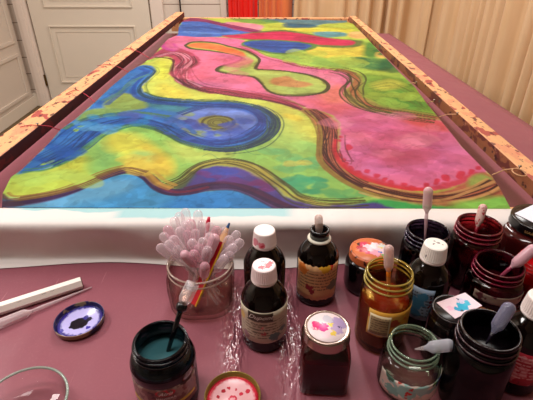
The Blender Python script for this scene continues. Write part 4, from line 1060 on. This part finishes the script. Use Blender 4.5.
# I: green clear jar
tI, LI, rI, bI = open_jar('dye_jar', 'empty greenish glass jar with teal and blue stained label at the near edge', 'jar', 416.5, 342, 26, .074, 1.20, G_green, None, nh=.020, fix=(-.002, 0), ring=(130, 150, 130), ra_=.6)
lI = blob_mat('teal_watercolour_label', (228, 212, 200), [(-.012,-.036,.026,.011,(146,196,188)),(.004,-.036,.032,.009,(160,206,200)),(-.026,-.026,.02,.009,(130,180,172)),(-.030,-.02,.036,.006,(60,96,80)),(.030,-.024,.034,.009,(44,80,130)),(.022,-.03,.036,.005,(90,130,70)),(-.010,-.036,.026,.0034,(196,50,40)),(-.010,-.036,.018,.0028,(196,50,40)),(-.008,-.036,.033,.0024,(200,60,50)),(-.022,-.03,.040,.003,(190,70,60)),(.002,-.036,.014,.007,(210,196,180))], .5, warp=.004, wscale=130, noisecol=[((150, 196, 190), 80, .56)])
label_obj(tI, bI, .010, .040, -1.35, 1.45, lI, jag=.002)
wrap_text(tI, 'R', .008, bI, .62, .030, M_paperwhite)
T = at_z(455, 344.5, TZ+.088); B = Vector((LI.x-.000, LI.y-.004, TZ+.066))
pipette('grey pipette lying across the rim of the empty greenish jar', T, B, M_pipg, M_pips, 'pipettes left in dye containers', rb=.0074, lb=.032)
# J: navy jar
tJ, LJ, rJ, bJ = open_jar('dye_jar', 'dark navy-stained open jar at the white silk holding a tall upright pipette', 'jar', 428.5, 230, 22.5, .108, 1.05, G_navy, D_navy, .82, nh=.020, ring=(46, 34, 60), ra_=.85)
T = at_z(428.5, 187, TZ+.176); pipette('long frosted pipette standing upright in the dark navy-stained jar', T, (LJ.x-.003, LJ.y-.004, TZ+.084), M_pipd if 0 else milky('rosy_frosted_plastic', (222, 184, 188), .8), milky('rosy_stem', (216, 176, 184), .75), 'pipettes left in dye containers', rb=.0068, lb=.038)
# K: bottle
cK = blob_mat('white_cap_dark_marks', (240, 232, 224), [(-.003,.0,.138,.002,(50,46,60)),(.003,.002,.138,.0016,(60,56,70)),(.008,-.003,.138,.0016,(70,60,60)),(0,.006,.138,.0015,(90,90,100)),(-.013,-.008,.124,.0016,(90,70,80))], .4, warp=.002, wscale=260)
lK = blob_mat('blue_stained_label', (150, 170, 196), [(-.018,-.025,.055,.010,(70,136,180)),(-.014,-.028,.068,.007,(70,140,186)),(-.028,-.012,.07,.006,(150,110,150)),(-.020,-.024,.038,.008,(60,120,164)),(-.004,-.031,.070,.0022,(130,20,36)),(-.003,-.031,.062,.0022,(120,20,36)),(-.003,-.031,.054,.0022,(120,20,36)),(-.004,-.031,.046,.002,(110,20,40))], .45, warp=.003, wscale=160, lines=(.0055, (22, 36, 66), .03, .074, 350))
bottle(436, 244, 'brown bottle with blue-stained label and white cap with dark marks, among the open jars', cK, gB, labelm=lK, lz=(.026, .082), la=(-1.35, .0))
# L: red jar
tL, LL, rL, bL = open_jar('dye_jar', 'red-stained open jar at the white silk with a red-spotted pipette bulb inside', 'jar', 480, 224, 23, .110, 1.06, G_red, D_red, .62, nh=.022, ring=(140, 34, 56), ra_=.8)
T = at_z(484, 204, TZ+.128); pipette('short red-spotted pipette standing in the red-stained jar at the white silk', T, (LL.x-.004, LL.y-.002, TZ+.058), blob_mat('red_spotted_plastic', (214, 176, 168), [], .35, noisecol=[((180, 20, 44), 260, .56)]), milky('red_stem', (150, 24, 44), .9), 'pipettes left in dye containers', rb=.0066, lb=.034)
# M: jar with black lid and white paper
hM = .100
tM, LM, rM, bM_ = lid_jar('dye_jar', 'wide jar with black lid carrying a white paper slip, at the right edge', 541.5, 218, 27.5, hM, 1.26, mat('brownish_dye_glass', (62, 14, 14), .12), mat('black_lid_top', (16, 8, 10), .25), mat('black_lid_enamel', (10, 6, 8), .2), lidh=.016)
wrap_text(tM, 'LUUMU', .006, rM, -.75, hM-.011, mat('gold_print', (196, 150, 90), .4))
pp = obj('paper_slip', BX(-.030, .034, -.026, .030, 0, .0006), mat('white_paper', (232, 232, 244), .7)); pp.location = (LM.x+.003, LM.y+.002, TZ+hM+.001); pp.rotation_euler = (0, 0, .55)
tag(pp, 'blank white paper slip lying on the black lid at the right edge', 'paper')
# N: red jar
tN, LN, rN, bN = open_jar('dye_jar', 'crimson-stained open jar with a speckled pipette leaning out to the right', 'jar', 500, 263, 25, .088, 1.13, G_red2, D_maroon, .55, nh=.022, ring=(120, 20, 48), ra_=.85)
label_obj(tN, bN, .042, .056, -1.1, .95, blob_mat('cream_neck_label', (150, 128, 112), [(-.004,-.03,.05,.004,(170,80,70))], .45, noisecol=[((90, 40, 44), 90, .55)]))
label_obj(tN, bN, .012, .032, -1.3, -.3, blob_mat('orange_label_scrap', (176, 96, 50), [], .5, noisecol=[((60, 14, 20), 90, .5), ((196, 150, 90), 60, .6)]))
T = at_z(537, 246, TZ+.120); pipette('pink dark-speckled pipette leaning right out of the crimson-stained jar', T, (LN.x-.010, LN.y-.008, TZ+.052), M_pipd, milky('crimson_stem', (160, 50, 84), .85), 'pipettes left in dye containers', rb=.0078, lb=.042)
# R: scarlet jar
tR, LR, rR, bR = open_jar('dye_jar', 'scarlet dye jar behind the crimson jar, below the black lid', 'jar', 533, 259, 21, .075, 1.08, glass_mat('scarlet_glass', (236, 120, 116), (140, 10, 20), .08), D_scar, .8, fix=(.012, 0), nh=.018, ring=(170, 20, 30))
# O: dark jar with card
hO = .085
tO, LO, rO, bO = lid_jar('dye_jar', 'black-stained jar closed with a dark lid under a pink and blue card', 454, 309, 21, hO, 1.08, dark_body, mat('dark_lid_top', (24, 14, 16), .3), mat('dark_lid_rim', (20, 10, 12), .25), lidh=.011)
label_obj(tO, bO, .040, .056, -1.2, .1, blob_mat('grimy_label', (60, 40, 46), [], .4, noisecol=[((110, 84, 90), 110, .55)]))
cardm = blob_mat('dabbed_card', (240, 214, 224), [(.002,-.004,.0,.0075,(30,170,206)),(.010,.002,0,.005,(60,180,210)),(-.006,-.008,0,.004,(40,160,200)),(.004,.008,0,.0055,(206,200,224)),(.000,.011,0,.0022,(30,20,30)),(-.002,-.011,0,.0022,(30,20,30)),(-.014,-.006,0,.004,(236,190,210))], .6, warp=.003, wscale=240)
quad = [at_z(436.5, 303, TZ+hO+.001), at_z(465, 293, TZ+hO+.001), at_z(482, 306, TZ+hO+.001), at_z(455, 319, TZ+hO+.001)]
cc = sum(quad, Vector())/4; bm = bmesh.new(); hexa(bm, [q_-cc for q_ in quad], [q_-cc+Vector((0, 0, .0008)) for q_ in quad]); bmesh.ops.recalc_face_normals(bm, faces=bm.faces)
cd = obj('test_card', bm, cardm); cd.location = cc; tag(cd, 'square pink-white card dabbed with turquoise and black on the dark jar', 'card')
# P: big black jar
tP, LP, rP, bP = open_jar('dye_jar', 'large black-stained open jar at the near right with a violet-grey pipette inside', 'jar', 490.5, 329, 31, .120, 1.03, G_dark, D_black, .80, nh=.026, ring=(44, 16, 26), ra_=.9)
T = at_z(512, 303, TZ+.142); pipette('violet-grey pipette resting in the large black-stained jar', T, (LP.x-.002, LP.y-.004, TZ+.100), milky('violet_grey_plastic', (124, 122, 146), .72, .15), mat('ink_dark_stem', (30, 22, 34), .2), 'pipettes left in dye containers', rb=.0074, lb=.036)
# Q: right edge bottle
lQ = blob_mat('red_stained_label', (176, 30, 50), [], .45, noisecol=[((206, 110, 120), 90, .52), ((120, 10, 24), 60, .62)], lines=(.0055, (226, 170, 170), .03, .07, 300))
bottle(543, 297, 'brown bottle with red-stained label and white cap, cut by the right edge', mat('white_cap_clean', (240, 224, 220), .4), gB, labelm=lQ, lz=(.022, .074), la=(-1.5, 1.0))

# lids lying on the table
def loose_lid(label, u, v, rpx, inner_m, rimm, tilt=(0, 0), h=.009):
    z = zcam(u, v, h); r = rpx*z/F; L = place(u, v, h)
    t = thing('jar_lid', label, 'lid', L); t.rotation_euler = (tilt[0], tilt[1], 0)
    if tilt != (0, 0): t.location.z += r*max(abs(tilt[0]), abs(tilt[1]))*1.0
    obj('rim', LATHE([(0, 0), (r*.93, 0), (r*.98, .001), (r*.985, h-.003), (r, h-.0025), (r*1.01, h-.001), (r, h), (r*.975, h-.0005), (r*.955, .003), (r*.93, .0016), (0, .0014)], 60), rimm, t, True)
    obj('lining', LATHE([(0, .0016), (r*.925, .0016), (r*.93, .0020), (r*.82, .0026), (r*.80, .0021), (0, .0021)], 56), inner_m, t, True)
    return t, L, r
inS = blob_mat('ink_lid_lining', (44, 34, 120), [(0,0,.002,.0265,(178,172,224)),(.002,-.003,.002,.0115,(8,6,26)),(-.004,-.006,.002,.010,(8,6,26)),(.012,.004,.002,.0045,(14,10,50)),(.006,.008,.002,.004,(40,30,120)),(-.022,-.018,.002,.004,(60,50,150)),(.016,-.012,.002,.003,(60,50,160))], .2, warp=.0018, wscale=220)
rimS = blob_mat('blue_stained_gold_rim', (26, 18, 70), [(0,-.04,.009,.030,(150,124,96))], .3, noisecol=[((120, 100, 80), 60, .6)])
loose_lid('upturned jar lid with lilac lining and a black-blue ink pool, on the rose sheet', 79.5, 319, 24, inS, rimS, tilt=(0, -.04))
inT = blob_mat('red_lid_lining', (204, 26, 58), [(0,0,.002,.0265,(236,178,184)),(0,-.002,.002,.0060,(206,40,70)),(0,-.002,.002,.0035,(230,150,160)),(-.012,.010,.002,.0028,(170,10,40)),(-.006,.014,.002,.0022,(190,20,50)),(.010,.006,.002,.0026,(206,40,70)),(-.018,.002,.002,.0024,(180,10,40)),(.018,.010,.002,.003,(200,30,60)),(.014,-.006,.002,.0022,(180,20,46)),(-.010,-.008,.002,.0026,(190,20,50)),(.004,.012,.002,.0018,(200,40,70))], .25, warp=.0014, wscale=260)
rimT = mat('gold_green_rim', (140, 120, 54), .3, .5)
loose_lid('upturned jar lid with pink and red spotted lining at the near edge', 232.5, 395, 28, inT, rimT)

# U: glass dish
hU = .030; zU = zcam(22, 403, hU); rU = 43*zU/F; LU = place(22, 403, hU)
tU = thing('glass_dish', 'clear round glass dish cut by the near left corner', 'dish', LU)
obj('glass_body', LATHE([(0, 0), (rU*.80, 0), (rU*.86, .002), (rU*.97, hU*.7), (rU, hU-.001), (rU*.985, hU), (rU*.96, hU-.001), (rU*.93, hU*.7), (rU*.82, .0045), (0, .004)], 72), glass_mat('dish_glass', (254, 252, 252), (150, 160, 152), .05, facing=3), tU, True)
rmU = mat('dish_rim_glass', (150, 168, 156), .1, spec=.8); rmU.node_tree.nodes['Principled BSDF'].inputs['Alpha'].default_value = .6
obj('rim', TUBE([((rU*.988)*math.cos(2*PI*k/60), (rU*.988)*math.sin(2*PI*k/60), hU-.0006) for k in range(61)], .0017, 10), rmU, tU, True)
# V: white faceted stick + pipette lying
a_ = at_z(-60, 330, TZ+.006); b_ = at_z(82, 284, TZ+.006)
d_ = (b_-a_); d_.z = 0; Lr = d_.length; ang = math.atan2(d_.y, d_.x)
bm = bmesh.new(); hx = [(math.cos(PI/3*k+PI/6)*.0085, math.sin(PI/3*k+PI/6)*.0085) for k in range(6)]
hx = [(.0098*math.cos(PI/3*k), .0098*math.sin(PI/3*k)) for k in range(6)]
hexa(bm, [Vector((0, p_[0], p_[1]+.0085)) for p_ in hx], [Vector((Lr, p_[0], p_[1]+.0085)) for p_ in hx]); bmesh.ops.recalc_face_normals(bm, faces=bm.faces)
bmesh.ops.bevel(bm, geom=list(bm.edges), offset=.0004, segments=1, affect='EDGES')
vt = thing('pen', 'long white hexagonal pen lying on the rose sheet at the left', 'pen', (a_.x, a_.y, TZ+.0006), ang)
o = obj('barrel', bm, mat('white_pen_plastic', (238, 228, 220), .35), vt)
o = obj('end_cap', BX(Lr-.0004, Lr+.0012, -.006, .006, .0028, .0142, bev=.0004), mat('dark_pen_end', (60, 50, 46), .4), vt)
bm = bmesh.new()
for s_ in (.35, .52, .70, .76): box(bm, Lr*s_, Lr*s_+.006, -.0062, -.0050, .0134, .0150)
obj('printed_marks', bm, M_ink, vt)
T = at_z(-8, 327, TZ+.0075); B = at_z(92, 287, TZ+.0026)
pipette('clear pipette lying on the rose sheet along the white pen', T, B, milky('clear_frosted', (226, 208, 210), .55), milky('clear_stem2', (224, 204, 208), .55), None, rb=.0072, lb=.05)

# ================================================================== LIGHT
def area(name, loc, size, power, color=(1, .93, .84), rot=(0, 0, 0)):
    l = bpy.data.lights.new(name, 'AREA'); l.shape = 'RECTANGLE'; l.size, l.size_y = size; l.energy = power; l.color = color
    o = bpy.data.objects.new(name, l); C.objects.link(o); o.location = loc; o.rotation_euler = rot; return o
area('ceiling_lamp', (.05, 2.3, ZC-.03), (.18, 1.2), 26, (1,.965,.935))
area('fill_light_left', (-1.65, 1.1, ZC-.03), (.3, .9), 30, (1,.965,.935))  # added fill for the left side and door, no known fixture here
area('fill_light_back', (-.2, 3.1, ZC-.03), (1.2, .2), 16, (1,.965,.935))  # extra light added to brighten the far door and red curtain
area('fill_light_near', (-.3, .4, ZC-.03), (.9, .3), 13, (1,.965,.935))  # added frontal fill for labels, caps and the hanging silk, not a fixture
area('fill_light_right', (1.2, 1.6, ZC-.03), (.3, .9), 7, (1,.965,.935))  # weak fill added over the right side, no lamp known there
w = bpy.data.worlds.new('world'); SC.world = w; w.use_nodes = True
w.node_tree.nodes['Background'].inputs[0].default_value = (1, .93, .86, 1); w.node_tree.nodes['Background'].inputs[1].default_value = .3
SC.view_settings.exposure = 0.25
